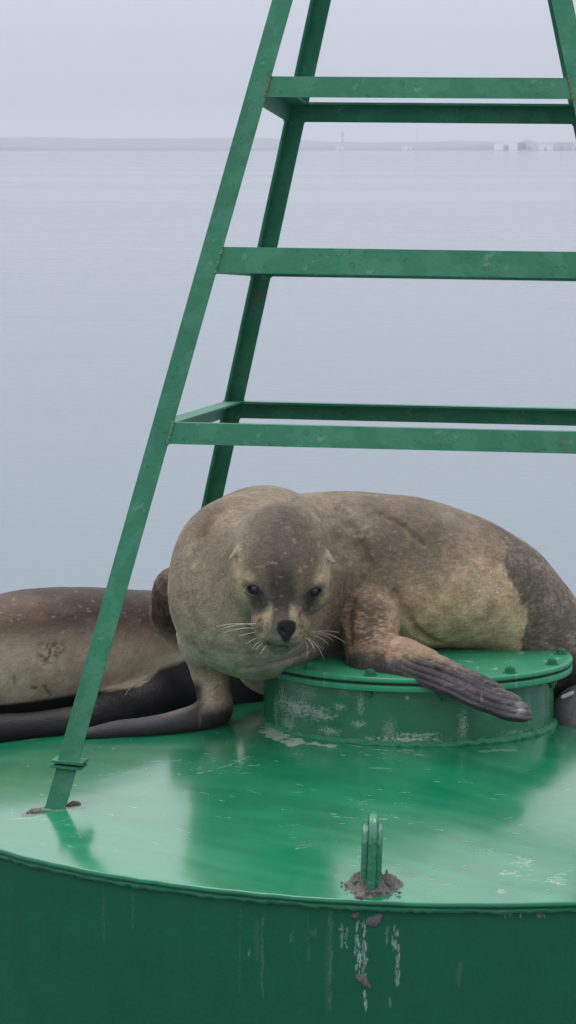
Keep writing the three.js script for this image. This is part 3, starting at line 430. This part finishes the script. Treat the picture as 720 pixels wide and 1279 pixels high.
// ---- the near sea lion
const A = new Body();
const HEADPHI = 52 * Math.PI / 180, HROLL = -0.03;
const hR0 = AR.clone(), hF = AU.clone().multiplyScalar(-Math.sin(HEADPHI)).addScaledVector(AT, Math.cos(HEADPHI)), hU = AU.clone().multiplyScalar(Math.cos(HEADPHI)).addScaledVector(AT, Math.sin(HEADPHI));
hF.applyAxisAngle(AT, HROLL); hU.applyAxisAngle(AT, HROLL); hR0.applyAxisAngle(AT, HROLL);
const H0 = P(353, 704, 4.44), hd = (x, y, z) => H0.clone().addScaledVector(hR0, x).addScaledVector(hU, y).addScaledVector(hF, z);
const flipN = V(-0.25, 0.75, 0.62);                                // face normal of the near flipper
{
  // trunk from chest to tail
  A.chain([[P(372, 722, 4.81), 0.166], [P(430, 718, 4.84), 0.165], [P(500, 716, 4.83), 0.154], [P(565, 724, 4.84), 0.135], [P(618, 741, 4.86), 0.117], [P(658, 772, 4.88), 0.101], [P(700, 818, 4.88), 0.079], [P(735, 858, 4.86), 0.058]], 0.05);
  // chest and neck ball swinging to the viewer
  A.chain([[P(348, 735, 4.74), 0.16], [P(314, 738, 4.65), 0.146], [P(308, 734, 4.59), 0.136]], 0.045);
  A.ball(P(304, 701, 4.64), 0.13, 0.05); A.ball(P(330, 690, 4.72), 0.134, 0.03); A.ball(P(302, 757, 4.59), 0.127, 0.045); A.ball(P(330, 782, 4.65), 0.096, 0.05); A.ball(P(338, 822, 4.84), 0.075, 0.03); A.ball(P(714, 848, 4.98), 0.075, 0.03); A.ball(P(395, 768, 4.81), 0.1, 0.04);
  // nape to skull
  A.seg(P(330, 705, 4.56), hd(0, 0.005, -0.03), 0.1, 0.088, 0.03);
  A.ball(hd(0, 0.005, 0), 0.086, 0.03); A.ball(hd(0, 0.006, 0.04), 0.07, 0.03);
  for (const s of [-1, 1]) { A.ball(hd(s * 0.042, -0.028, 0.03), 0.052, 0.03); A.ball(hd(s * 0.054, 0.012, 0.05), 0.024, 0.02); }
  A.seg(hd(0, -0.004, 0.06), hd(0, -0.006, 0.128), 0.056, 0.038, 0.03);
  for (const s of [-1, 1]) A.seg(hd(s * 0.027, -0.018, 0.122), hd(s * 0.02, -0.026, 0.142), 0.029, 0.025, 0.014);
  A.seg(hd(0, -0.05, 0.08), hd(0, -0.056, 0.14), 0.036, 0.024, 0.014);
  A.seg(hd(0, 0.012, 0.142), hd(0, -0.004, 0.158), 0.02, 0.0165, 0.01);
  // ears
  // near shoulder and flipper lying over the hatch
  const fl = (q) => q;
  A.ball(P(460, 774, 4.69), 0.06, 0.018);
  A.chain([[P(462, 770, 4.68), 0.055], [P(463, 800, 4.645), 0.05], [P(472, 822, 4.60), 0.043]], 0.014);
  const fN = V(-0.15, 0.75, 0.62);
  A.chain([[P(466, 822, 4.60), 0.05, 1.4], [P(495, 822, 4.54), 0.043, 2], [P(522, 829, 4.49), 0.036, 2.8], [P(560, 848, 4.42), 0.031, 3.6], [P(600, 865, 4.385), 0.027, 4], [P(634, 882, 4.375), 0.02, 4], [P(659, 895, 4.37), 0.006, 2.6]], 0.018, fN, 6);
  for (const [x0, y0, x1, y1, d0, d1] of [[552, 832, 606, 858, 4.43, 4.41], [566, 840, 622, 866, 4.42, 4.40], [585, 850, 640, 874, 4.41, 4.39]]) A.seg(P(x0, y0, d0), P(x1, y1, d1), 0.013, 0.005, 0.005, fN, 1.6);
  // far arm propped on the deck, blade lying to the left
  const wr = deckWorld(268, 908), el = (px, py, up) => deckWorld(px, py).add(V(0, up, 0));
  A.chain([[P(258, 790, 4.71), 0.058], [P(262, 830, 4.745), 0.036], [P(267, 862, 4.745), 0.029], [el(270, 905, 0.03), 0.03]], 0.025);
  A.chain([[el(268, 906, 0.024), 0.028, 1], [el(240, 911, 0.02), 0.027, 1.3], [el(195, 916, 0.015), 0.024, 1.6], [el(150, 918, 0.012), 0.021, 1.8], [el(110, 921, 0.008), 0.013, 2], [el(85, 922, 0.005), 0.008, 2]], 0.02, V(0.05, 1, 0.1));
  // hind flipper curled on the deck at the right of the hatch
  const hf = (px, py, up) => deckWorld(px, py).add(V(0, up, 0));
  A.chain([[P(735, 850, 4.86), 0.06, 1], [P(745, 882, 4.84), 0.045, 1.2]], 0.03, V(0, 1, 0.3));
  A.chain([[P(738, 872, 4.80), 0.026, 1], [P(718, 874, 4.76), 0.022, 1], [P(706, 889, 4.74), 0.02, 1], [P(710, 908, 4.735), 0.018, 1], [P(735, 914, 4.73), 0.016, 1]], 0.015);
}
const fold = (pts, rr, k) => { const q = pts.map(([x, y]) => A.hit(x, y)).filter(Boolean); for (let i = 0; i + 1 < q.length; i++) A.groove(q[i], q[i + 1], rr, k); };
const FOLDS = [[[[392, 622], [408, 645], [418, 672], [420, 700]], 0.005, 0.02], [[[424, 636], [436, 655], [450, 678], [458, 700]], 0.0035, 0.016], [[[494, 742], [504, 765], [522, 790], [545, 803]], 0.0045, 0.014], [[[440, 752], [434, 775], [437, 806]], 0.005, 0.014], [[[272, 640], [252, 668], [242, 700]], 0.002, 0.02], [[[300, 838], [340, 830], [385, 815]], 0.003, 0.014], [[[470, 640], [500, 655], [528, 680]], 0.0015, 0.014]].forEach((f) => fold(...f));
const EARS = [[296, 692, -1], [409, 697, 1]].map(([x, y, s]) => { const q = A.hit(x, y); return q && [q, s]; }).filter(Boolean);
for (const [q, s] of EARS) { const n = A.grad(q, 0.006); A.seg(q.clone().addScaledVector(n, -0.003).addScaledVector(AU, 0.008), q.clone().addScaledVector(n, 0.006).addScaledVector(AU, -0.008).addScaledVector(AR, s * 0.006), 0.0065, 0.0034, 0.005); }
const eyeC = [];
{
  for (const [px, py] of [[316, 737], [395, 740]]) { const q = A.hit(px, py), n = A.grad(q, 0.006); eyeC.push([q.clone().addScaledVector(n, -0.0055), n]); }
  for (const [c, n] of eyeC) { A.hole(c.clone().addScaledVector(n, 0.006), 0.0112, 0.005, AU, 1.7); }
  eyeC.forEach(([c, n], i) => { // lids
    const s = i ? 1 : -1, rr = 0.0128, lid = (a) => c.clone().addScaledVector(n, 0.0045).addScaledVector(hR0, rr * Math.cos(a)).addScaledVector(AU, rr * (Math.sin(a) > 0 ? 0.3 : 0.56) * Math.sin(a) - 0.012 * 0.3 * s * Math.cos(a) * (s < 0 ? 1 : 0.4));
    for (let k = 0; k < 8; k++) { const a0 = k / 8 * Math.PI * 2, a1 = (k + 1) / 8 * Math.PI * 2, up = Math.sin((a0 + a1) / 2) > -0.1; A.seg(lid(a0), lid(a1), up ? 0.005 : 0.003, up ? 0.005 : 0.003, 0.005); }
    A.seg(c.clone().addScaledVector(AU, 0.016).addScaledVector(hR0, -0.013 * s).addScaledVector(AU, -0.006).addScaledVector(n, -0.001), c.clone().addScaledVector(AU, 0.0155).addScaledVector(hR0, 0.012 * s).addScaledVector(n, -0.005), 0.0105, 0.0095, 0.01);
  });
}
for (const [x, y] of [[326, 760], [386, 762]]) { const q = A.hit(x, y); if (q) A.hole(q.clone().addScaledVector(A.grad(q), 0.011), 0.015, 0.02); }
const noseQ = A.hit(358, 787) ?? hd(0, 0, 0.16), noseN = A.grad(noseQ, 0.006);
for (const s of [-1, 1]) A.groove(noseQ.clone().addScaledVector(hR0, s * 0.0045).addScaledVector(AU, -0.004), noseQ.clone().addScaledVector(hR0, s * 0.011).addScaledVector(AU, 0.006), 0.0022, 0.003);
const MOUTH = [[334, 804], [345, 808.5], [358, 807.5], [371, 809], [384, 803]].map(([x, y]) => A.hit(x, y)).filter(Boolean);
A.groove(noseQ.clone().addScaledVector(AU, -0.006), noseQ.clone().addScaledVector(AU, -0.032).addScaledVector(AT, 0.002), 0.0014, 0.003);
for (let i = 0; i + 1 < MOUTH.length; i++) if (MOUTH[i].distanceTo(MOUTH[i + 1]) < 0.03) A.groove(MOUTH[i], MOUTH[i + 1], 0.0026, 0.004);
const S = (px, py) => A.hit(px, py) ?? P(px, py, 4.7);
const K = {
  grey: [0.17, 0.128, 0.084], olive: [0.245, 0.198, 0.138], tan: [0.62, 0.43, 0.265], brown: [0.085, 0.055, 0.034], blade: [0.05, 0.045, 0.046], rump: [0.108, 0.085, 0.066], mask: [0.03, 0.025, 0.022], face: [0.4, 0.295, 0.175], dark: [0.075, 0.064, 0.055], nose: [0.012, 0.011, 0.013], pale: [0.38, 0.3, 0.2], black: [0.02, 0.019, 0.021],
};
const L3 = {
  gapShade: S(428, 745),
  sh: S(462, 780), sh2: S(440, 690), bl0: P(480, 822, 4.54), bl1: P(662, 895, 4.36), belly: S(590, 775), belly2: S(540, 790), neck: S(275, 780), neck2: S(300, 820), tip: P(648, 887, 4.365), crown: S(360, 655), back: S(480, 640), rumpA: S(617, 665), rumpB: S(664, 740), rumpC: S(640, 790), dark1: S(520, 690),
  foot: deckWorld(270, 905), far: deckWorld(110, 920), arm: P(262, 850, 4.74), arm0: P(260, 805, 4.73), hind: P(715, 890, 4.75), tail: P(735, 850, 4.84),
};
const CHEEK = [[[293, 690], [296, 715], [301, 742]], [[409, 703], [407, 728], [404, 746]]].map((l) => l.map(([x, y]) => S(x, y)));
function colorA(p, n) {
  const big = fbm(p.x * 9 + 3, p.y * 9, p.z * 9, 4), mid = fbm(p.x * 42, p.y * 42 + 7, p.z * 42, 3), fine = fbm(p.x * 100, p.y * 300, p.z * 200, 2), sp = hash(p.x * 4e3 | 0, p.y * 4e3 | 0, p.z * 4e3 | 0);
  const blob = fbm(p.x * 20 + 9, p.y * 16, p.z * 20, 3);
  let c = mixc(K.grey, K.olive, smoothstep(big, 0.4, 0.65)); c = mixc(c, [0.11, 0.083, 0.058], 0.6 * smoothstep(blob * 0.5 + mid * 0.5, 0.42, 0.66) * smoothstep(p.x, 0.06, 0.12) );
  // darker saddle, warm belly
  const l = toLocal(p), along = l.x, up = l.y;
  c = mixc(c, K.dark, 0.75 * near3(p, L3.dark1, 0.11) * smoothstep(mid + big, 0.75, 1.15));
  const bel = smoothstep(0.25 - up + 0.14 * (big - 0.5) + 0.06 * (mid - 0.5), 0.0, 0.2) * smoothstep(along, -0.16, 0.06);
  c = mixc(c, K.tan, 0.85 * bel * (0.55 + 0.7 * mid));
  c = mixc(c, [0.5, 0.43, 0.33], 0.5 * smoothstep(0.16 - up + 0.06 * (big - 0.5), 0.0, 0.16) * smoothstep(-along, 0.12, 0.24) * (0.6 + 0.6 * mid));
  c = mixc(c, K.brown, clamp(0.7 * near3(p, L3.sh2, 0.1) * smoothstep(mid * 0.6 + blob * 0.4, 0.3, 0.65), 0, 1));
  c = mixc(c, [0.085, 0.062, 0.042], clamp(0.85 * near3(p, L3.gapShade, 0.055) * (0.6 + 0.6 * mid), 0, 0.85));  // shadow between head and shoulder, painted as dark brown
  // moult line over the hips
  const e = L3.rumpB.clone().sub(L3.rumpA), jag = 0.06 * (fbm(p.x * 24, p.y * 24, p.z * 24, 4) - 0.5) + 0.012 * (mid - 0.5), x = along - toLocal(L3.rumpA).x - (toLocal(L3.rumpA).y - up) * 0.42 + 0.55 * Math.max(0, 0.09 - up) + jag;
  c = mixc(c, [0.54, 0.38, 0.25], 0.6 * smoothstep(x, -0.13, -0.02) * smoothstep(0.26 - up, 0.0, 0.1) * (0.5 + 0.8 * mid));
  c = mixc(c, mixc(K.rump, [0.23, 0.19, 0.14], smoothstep(fine * 0.5 + mid * 0.5 + 0.3 * big, 0.55, 0.85) * 0.5), smoothstep(x, -0.003, 0.006));
  // lower hind end
  c = mixc(c, K.black, smoothstep(-up + 0.25 * (along - 0.3), -0.03, 0.05) * smoothstep(along, 0.27, 0.31));
  c = mixc(c, [0.075, 0.07, 0.074], smoothstep(0.13 - p.distanceTo(L3.hind), 0.06, 0.1));
  // far arm and blade, blade top painted lighter near the wrist as if lit
  { const [da, ta] = segDist(p, L3.arm0, L3.foot), [db, tb] = segDist(p, L3.foot, L3.far); const k = smoothstep(0.06 - da + 0.01 * (mid - 0.5), 0.0, 0.02) * smoothstep(ta, 0.02, 0.2); c = mixc(c, mixc([0.26, 0.195, 0.135], [0.36, 0.28, 0.2], mid), k);
    const q = smoothstep(ta + 0.1 * (mid - 0.5), 0.68, 0.86) * smoothstep(0.065 - da, 0, 0.01), q2 = smoothstep(0.1 - db, 0.0, 0.02) * smoothstep(tb, 0.0, 0.1) * (1 - 0.2 * smoothstep(n.y, 0.8, 0.97) * (1 - smoothstep(tb, 0.2, 0.5))); c = mixc(c, [0.02, 0.018, 0.019], Math.max(q, q2)); }
  // near flipper: brown upper arm, shade painted down its left side, dark blade
  const [d1, t1] = segDist(p, L3.sh, P(470, 822, 4.6)), arm = smoothstep(0.12 - d1 + 0.04 * (mid - 0.5), 0.0, 0.095);
  c = mixc(c, mixc(K.brown, [0.3, 0.205, 0.125], clamp(smoothstep(fine + 0.6 * mid, 0.7, 1.0) * 0.5 + 0.85 * smoothstep(l.x + 0.3 * (mid - 0.5) * 0.2, -0.075, 0.0), 0, 1)), arm * smoothstep(l.z, -0.06, 0.0));
  const [d2, t2] = segDist(p, L3.bl0, L3.bl1); if (l.z > 0.03 && along > -0.12 && d2 < 0.12) {
    const w = smoothstep(0.11 - d2, 0.0, 0.02), hh = p.clone().sub(L3.bl0.clone().lerp(L3.bl1, t2)).dot(AU) + 0.02 * (mid - 0.5) + 0.014 * (fine - 0.5), top = smoothstep(hh - lerp(0.006, 0.034, Math.min(1, t2 / 0.35)), -0.012, 0.014) * (1 - smoothstep(t2, 0.2, 0.7));
    const str = smoothstep(fbm(t2 * 5, hh * 130, 3, 4) * 0.7 + mid * 0.3, 0.42, 0.62); c = mixc(c, mixc(mixc([0.036, 0.033, 0.036], [0.082, 0.074, 0.075], str), [0.3, 0.2, 0.12], top * 0.85), w * smoothstep(0.03 - hh + t2 * 0.4, 0.0, 0.03));
    c = mixc(c, [0.5, 0.48, 0.46], 0.7 * near3(p, L3.tip, 0.009) * smoothstep(mid + fine, 0.85, 1.05));
  }
  // face
  const q = p.clone().sub(H0), hx = q.dot(hR0), hy = q.dot(hU), hz = q.dot(hF), hd2 = q.length();
  if (hd2 < 0.2 && p.clone().sub(H0).dot(AT) > -0.02) {
    const on = smoothstep(0.2 - hd2, 0.0, 0.085), ax = Math.abs(hx), wob = 0.02 * (mid - 0.5);
    c = mixc(c, [0.075, 0.062, 0.047], 0.72 * on * smoothstep(hy + 0.45 * hz, -0.01, 0.07) * (1 - smoothstep(ax + 0.05 * (big - 0.5) + 0.03 * (mid - 0.5), 0.02, 0.095)) * (0.35 + 0.8 * smoothstep(mid + 0.5 * big, 0.45, 0.85)));
    const eyeLine = smoothstep(hz, -0.01, 0.05);
    c = mixc(c, [0.1, 0.07, 0.047], on * 0.7 * (1 - smoothstep(ax, 0.05, 0.072)) * eyeLine * (0.5 + 0.7 * mid));
    for (const line of CHEEK) { let d = 1, t = 0; for (let i = 0; i + 1 < line.length; i++) d = Math.min(d, segDist(p, line[i], line[i + 1])[0]); c = mixc(c, K.face, on * clamp(1.2 * Math.exp(-((d / 0.019) ** 2)) * (0.45 + 0.9 * mid), 0, 0.88)); }
    c = mixc(c, K.mask, on * 0.97 * (1 - smoothstep(ax + wob, 0.014, 0.036)) * smoothstep(hz - 0.3 * Math.max(0, hy), 0.0, 0.07) * (0.75 + 0.4 * mid));  // dark fur stripe with some occlusion painted in
    for (const [ec, en] of eyeC) {
      const s = Math.sign(ec.clone().sub(H0).dot(hR0));
      c = mixc(c, [0.4, 0.3, 0.185], 1.0 * near3(p, ec.clone().addScaledVector(AU, 0.021).addScaledVector(hR0, s * 0.003), 0.0125) * (0.5 + 0.7 * mid));
      c = mixc(c, K.mask, clamp(1.1 * near3(p, ec.clone().addScaledVector(AU, -0.03).addScaledVector(hR0, -s * 0.008), 0.022), 0, 0.8));  // dark fur plus painted occlusion below the eye, beside the muzzle
      c = mixc(c, K.black, clamp(1.7 * Math.exp(-(((p.clone().sub(ec).dot(hR0) * 0.9 + s * 0.43 * p.clone().sub(ec).dot(AU)) / 0.018) ** 2) - ((p.clone().sub(ec).dot(AU) * 0.9 - s * 0.43 * p.clone().sub(ec).dot(hR0) + 0.001) / 0.0085) ** 2), 0, 0.95));
    }
    const muz = smoothstep(hz, 0.108, 0.132) * smoothstep(ax, 0.016, 0.026);
    c = mixc(c, mixc([0.25, 0.18, 0.108], [0.06, 0.043, 0.03], smoothstep(fbm(p.x * 190, p.y * 190, p.z * 190, 1), 0.55, 0.7)), on * 0.9 * muz);
    c = mixc(c, K.pale, 0.85 * on * smoothstep(hz, 0.11, 0.13) * smoothstep(0.012 - Math.abs(ax - 0.024), 0, 0.008) * smoothstep(hy, -0.02, 0.0));
    c = mixc(c, [0.12, 0.085, 0.068], on * smoothstep(-hy, 0.03, 0.045) * smoothstep(hz, 0.1, 0.13));
    const nv = p.clone().sub(noseQ).dot(AU), nw = nv > 0 ? 0.0185 * Math.sqrt(clamp((0.0205 - nv) / 0.0085, 0, 1)) : Math.max(0.004, 0.0185 + 0.6 * nv); if (hz > 0.1) c = mixc(c, K.nose, smoothstep(nw - Math.abs(p.clone().sub(noseQ).dot(hR0)), -0.001, 0.003) * smoothstep(nv, -0.026, -0.021) * (1 - smoothstep(nv, 0.016, 0.021)));
    const md = Math.min(...MOUTH.slice(1).map((m, i) => segDist(p, MOUTH[i], m)[0])); c = mixc(c, K.black, 0.85 * smoothstep(0.0052 - md, 0, 0.003));
    const ear = Math.min(...EARS.map(([e]) => p.distanceTo(e))); c = mixc(c, [0.34, 0.28, 0.2], smoothstep(0.018 - ear, 0, 0.008));
  }
  const k = (0.42 + 0.55 * mid + 0.62 * fine) * (0.76 + 0.48 * sp);
  // pale scuffs
  const sc = smoothstep(fbm(p.x * 90 + 31, p.y * 120, p.z * 90, 3), 0.7, 0.76) * 0.25; c = mixc(c, [0.4, 0.37, 0.31], sc * (1 - smoothstep(-up, 0.02, 0.05)));
  return c.map((v) => v * k);
}
function reliefA(p) {
  const [d2, t2] = segDist(p, L3.bl0, L3.bl1), hh = p.clone().sub(L3.bl0.clone().lerp(L3.bl1, t2)).dot(AU), bl = smoothstep(0.11 - d2, 0, 0.02) * smoothstep(t2, 0.1, 0.3) * smoothstep(toLocal(p).z, 0.05, 0.09);
  let r = -0.0028 * bl * smoothstep(Math.abs(((hh + 0.05 + 0.004 * Math.sin(t2 * 9)) * 95 % 1) - 0.5), 0.25, 0.5) + 0.0016 * (fbm(p.x * 60, p.y * 60, p.z * 60, 3) - 0.5);
  r += 0.002 * (fbm(p.x * 14, p.y * 14, p.z * 14, 2) - 0.5);
  return r;
}
{
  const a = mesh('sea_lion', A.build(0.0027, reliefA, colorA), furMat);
  tag(a, 'tan and grey sea lion draped over the hatch with its head bowed', 'sea lion');
  const em = new THREE.MeshPhysicalMaterial({ color: lin(0.006, 0.006, 0.009), roughness: 0.06, specularIntensity: 0.9 });
  for (const [c, n] of eyeC) mesh('eye', new THREE.SphereGeometry(0.0108, 28, 20).translate(c.x, c.y, c.z).translate(-n.x * 0.0008, -n.y * 0.0008, -n.z * 0.0008), em, a);
  const wm = new THREE.MeshPhysicalMaterial({ color: lin(0.66, 0.6, 0.48), roughness: 0.45 });
  const whisk = [ // root, mid, end in picture points
    [317, 781, 295, 776, 270, 783], [320, 779, 290, 779, 276, 786], [319, 790, 308, 791, 298, 795], [322, 797, 314, 799, 308, 804], [324, 801, 318, 806, 315, 812], [328, 803, 322, 808, 319, 812], [333, 806, 328, 812, 325, 817], [318, 785, 300, 783, 280, 790],
    [388, 788, 412, 789, 432, 803], [387, 790, 405, 790, 416, 800], [388, 793, 402, 795, 411, 806], [385, 797, 398, 804, 406, 826], [385, 799, 394, 804, 404, 811], [382, 801, 386, 811, 384, 822], [386, 790, 408, 786, 424, 790], [381, 796, 390, 800, 394, 814],
  ];
  whisk.forEach(([x0, y0, x1, y1, x2, y2], i) => { const q = A.hit(x0, y0); if (!q) return; const d = EYE.clone().sub(q).dot(AT) * -1, D = -q.clone().sub(EYE).dot(AT); const c = new THREE.QuadraticBezierCurve3(q.addScaledVector(AT, -0.002), P(x1, y1, D - 0.025), P(x2, y2, D - 0.015)); const g = new THREE.TubeGeometry(c, 14, 0.0006, 5), p = g.attributes.position; for (let r = 0; r <= 14; r++) { const o = c.getPoint(r / 14), k = 1 - 0.65 * r / 14; for (let s = 0; s <= 5; s++) { const j = r * 6 + s; p.setXYZ(j, lerp(o.x, p.getX(j), k), lerp(o.y, p.getY(j), k), lerp(o.z, p.getZ(j), k)); } } mesh('whisker', g, wm, a); });
  const tagG = new THREE.CapsuleGeometry(0.0042, 0.02, 4, 10).scale(1, 1, 0.45).rotateZ(-1.15), tp = P(709, 868, 4.725);
  mesh('flipper_tag', tagG.translate(tp.x, tp.y, tp.z), new THREE.MeshStandardMaterial({ color: lin(0.5, 0.5, 0.53), roughness: 0.5 }), a);
}

// ---- the sea lion lying behind at the left
const Bd = new Body();
{
  const g = (px, py, up, back = 0) => deckWorld(px, py).add(V(0, up, -back));
  Bd.chain([[P(-70, 850, 5.02), 0.095], [P(-20, 828, 5.04), 0.122], [P(40, 820, 5.07), 0.14], [P(110, 818, 5.12), 0.142], [P(180, 822, 5.17), 0.143], [P(250, 820, 5.2), 0.14], [P(320, 825, 5.2), 0.12]], 0.04);
  Bd.chain([[P(255, 800, 5.15), 0.1], [P(235, 765, 5.06), 0.07], [P(222, 738, 4.99), 0.052]], 0.03); Bd.ball(P(230, 745, 4.98), 0.054, 0.02);
  Bd.ball(P(250, 862, 5.1), 0.09, 0.04); Bd.ball(P(305, 868, 5.1), 0.085, 0.04); Bd.ball(P(190, 868, 5.1), 0.075, 0.04);
  Bd.chain([[P(215, 868, 5.05), 0.055, 1.2], [P(150, 885, 4.98), 0.05, 1.6], [g(100, 912, 0.02), 0.034, 1.5], [g(40, 919, 0.02), 0.03, 1.4], [P(-25, 912, 4.86), 0.034, 1.5]], 0.02, V(0, 1, 0.5));
}
function colorB(p) {
  const s = Math.max(0.1, -p.clone().sub(EYE).dot(AT)), l = toLocal(p);
  const big = fbm(p.x * 9 + 13, p.y * 9, p.z * 9, 4), mid = fbm(p.x * 40, p.y * 40 + 7, p.z * 40, 3), fine = fbm(p.x * 150, p.y * 240, p.z * 150, 2), sp = hash(p.x * 3e3 | 0, p.y * 3e3 | 0, p.z * 3e3 | 0);
  let c = mixc([0.032, 0.021, 0.016], [0.07, 0.046, 0.031], smoothstep(big + 0.4 * mid, 0.55, 0.9));
  const h = l.y + 0.04 * (big - 0.5) + 0.03 * (mid - 0.5);
  c = mixc(c, [0.31, 0.25, 0.185], 0.9 * smoothstep(-h, -0.03, 0.06));
  c = mixc(c, [0.34, 0.3, 0.22], 0.5 * smoothstep(-h, 0.0, 0.08) * smoothstep(mid, 0.4, 0.7));
  // black flipper and wet underside, shadow under the near sea lion painted in
  const a = toLocal(P(130, 895, 5)), e = toLocal(P(200, 832, 5.03)), k = (e.y - a.y) / (e.x - a.x), line = e.y + (l.x - e.x) * k * (l.x > e.x ? 0.35 : 1);
  const dark = smoothstep(Math.min(line, e.y + 0.02) - l.y + 0.01 * (mid - 0.5), -0.002, 0.012) * smoothstep(l.x, a.x - 0.06, a.x - 0.02);
  c = mixc(c, [0.009, 0.0085, 0.01], clamp(dark, 0, 1));
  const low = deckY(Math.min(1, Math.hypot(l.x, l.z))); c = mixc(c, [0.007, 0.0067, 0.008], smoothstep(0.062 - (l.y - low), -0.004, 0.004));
  const scab = P(64, 813, 4.93), sd = Math.hypot((p.x - scab.x) / 1.6, p.y - scab.y, 0.6 * (p.z - scab.z)); c = mixc(c, [0.02, 0.014, 0.012], 0.75 * smoothstep(0.03 - sd + 0.03 * (mid - 0.5), 0.0, 0.02) * smoothstep(noise(p.x * 190, p.y * 260, p.z * 190), 0.4, 0.65));
  for (const [x0, y0, x1, y1] of [[19, 842, 21, 855], [55, 856, 63, 870], [40, 858, 46, 859]]) { const d = segDist(p, P(x0, y0, 4.94), P(x1, y1, 4.94)); const dx = Math.hypot(p.x - lerp(P(x0, y0, 4.94).x, P(x1, y1, 4.94).x, d[1]), p.y - lerp(P(x0, y0, 4.94).y, P(x1, y1, 4.94).y, d[1])); c = mixc(c, [0.04, 0.03, 0.025], 0.8 * smoothstep(0.0042 - dx, 0, 0.003)); }
  const pale = smoothstep(fbm(p.x * 130 + 5, p.y * 200, p.z * 130, 2), 0.74, 0.82) * (1 - clamp(dark, 0, 1)) * smoothstep(l.y - low, 0.06, 0.08); c = mixc(c, [0.3, 0.27, 0.23], 0.3 * pale);
  const hdp = p.distanceTo(P(222, 745, 4.97)); c = mixc(c, mixc([0.025, 0.018, 0.014], [0.085, 0.06, 0.038], smoothstep(fbm(p.x * 170, p.y * 170, p.z * 170, 3), 0.35, 0.68)), smoothstep(0.1 - hdp, 0.0, 0.03));
  return c.map((v) => v * (0.7 + 0.4 * mid + 0.25 * fine) * (0.9 + 0.2 * sp));
}
{
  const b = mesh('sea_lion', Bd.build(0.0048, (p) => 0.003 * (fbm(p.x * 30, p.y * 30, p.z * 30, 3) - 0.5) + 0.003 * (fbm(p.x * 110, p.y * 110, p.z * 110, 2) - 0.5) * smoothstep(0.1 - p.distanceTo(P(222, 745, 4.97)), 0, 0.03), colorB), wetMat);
  tag(b, 'dark brown sea lion lying behind the tower leg at the left', 'sea lion');
  // tangled fishing line
  const lm = new THREE.MeshPhysicalMaterial({ color: lin(0.3, 0.3, 0.29), roughness: 0.3 }), gs = [];
  const thread = (pts, r = 0.0006) => { const q = pts.map(([x, y]) => { const s = Bd.hit(x, y) ?? P(x, y, 4.97); return s.addScaledVector(AT, 0.003); }); gs.push(new THREE.TubeGeometry(new THREE.CatmullRomCurve3(q), 40, r, 5)); };
  thread([[157, 868], [160, 863], [168, 856], [176, 851], [184, 845]]); thread([[184, 845], [181, 839], [186, 837], [189, 843], [184, 847], [182, 842]]); thread([[184, 840], [188, 846], [184, 852], [180, 853]]); thread([[176, 850], [182, 848], [187, 840]], 0.0006);
  tag(mesh('fishing_line', mergeGeometries(gs), lm), 'pale tangled fishing line hanging on the dark sea lion', 'fishing line');
}
renderer.render(scene, camera);
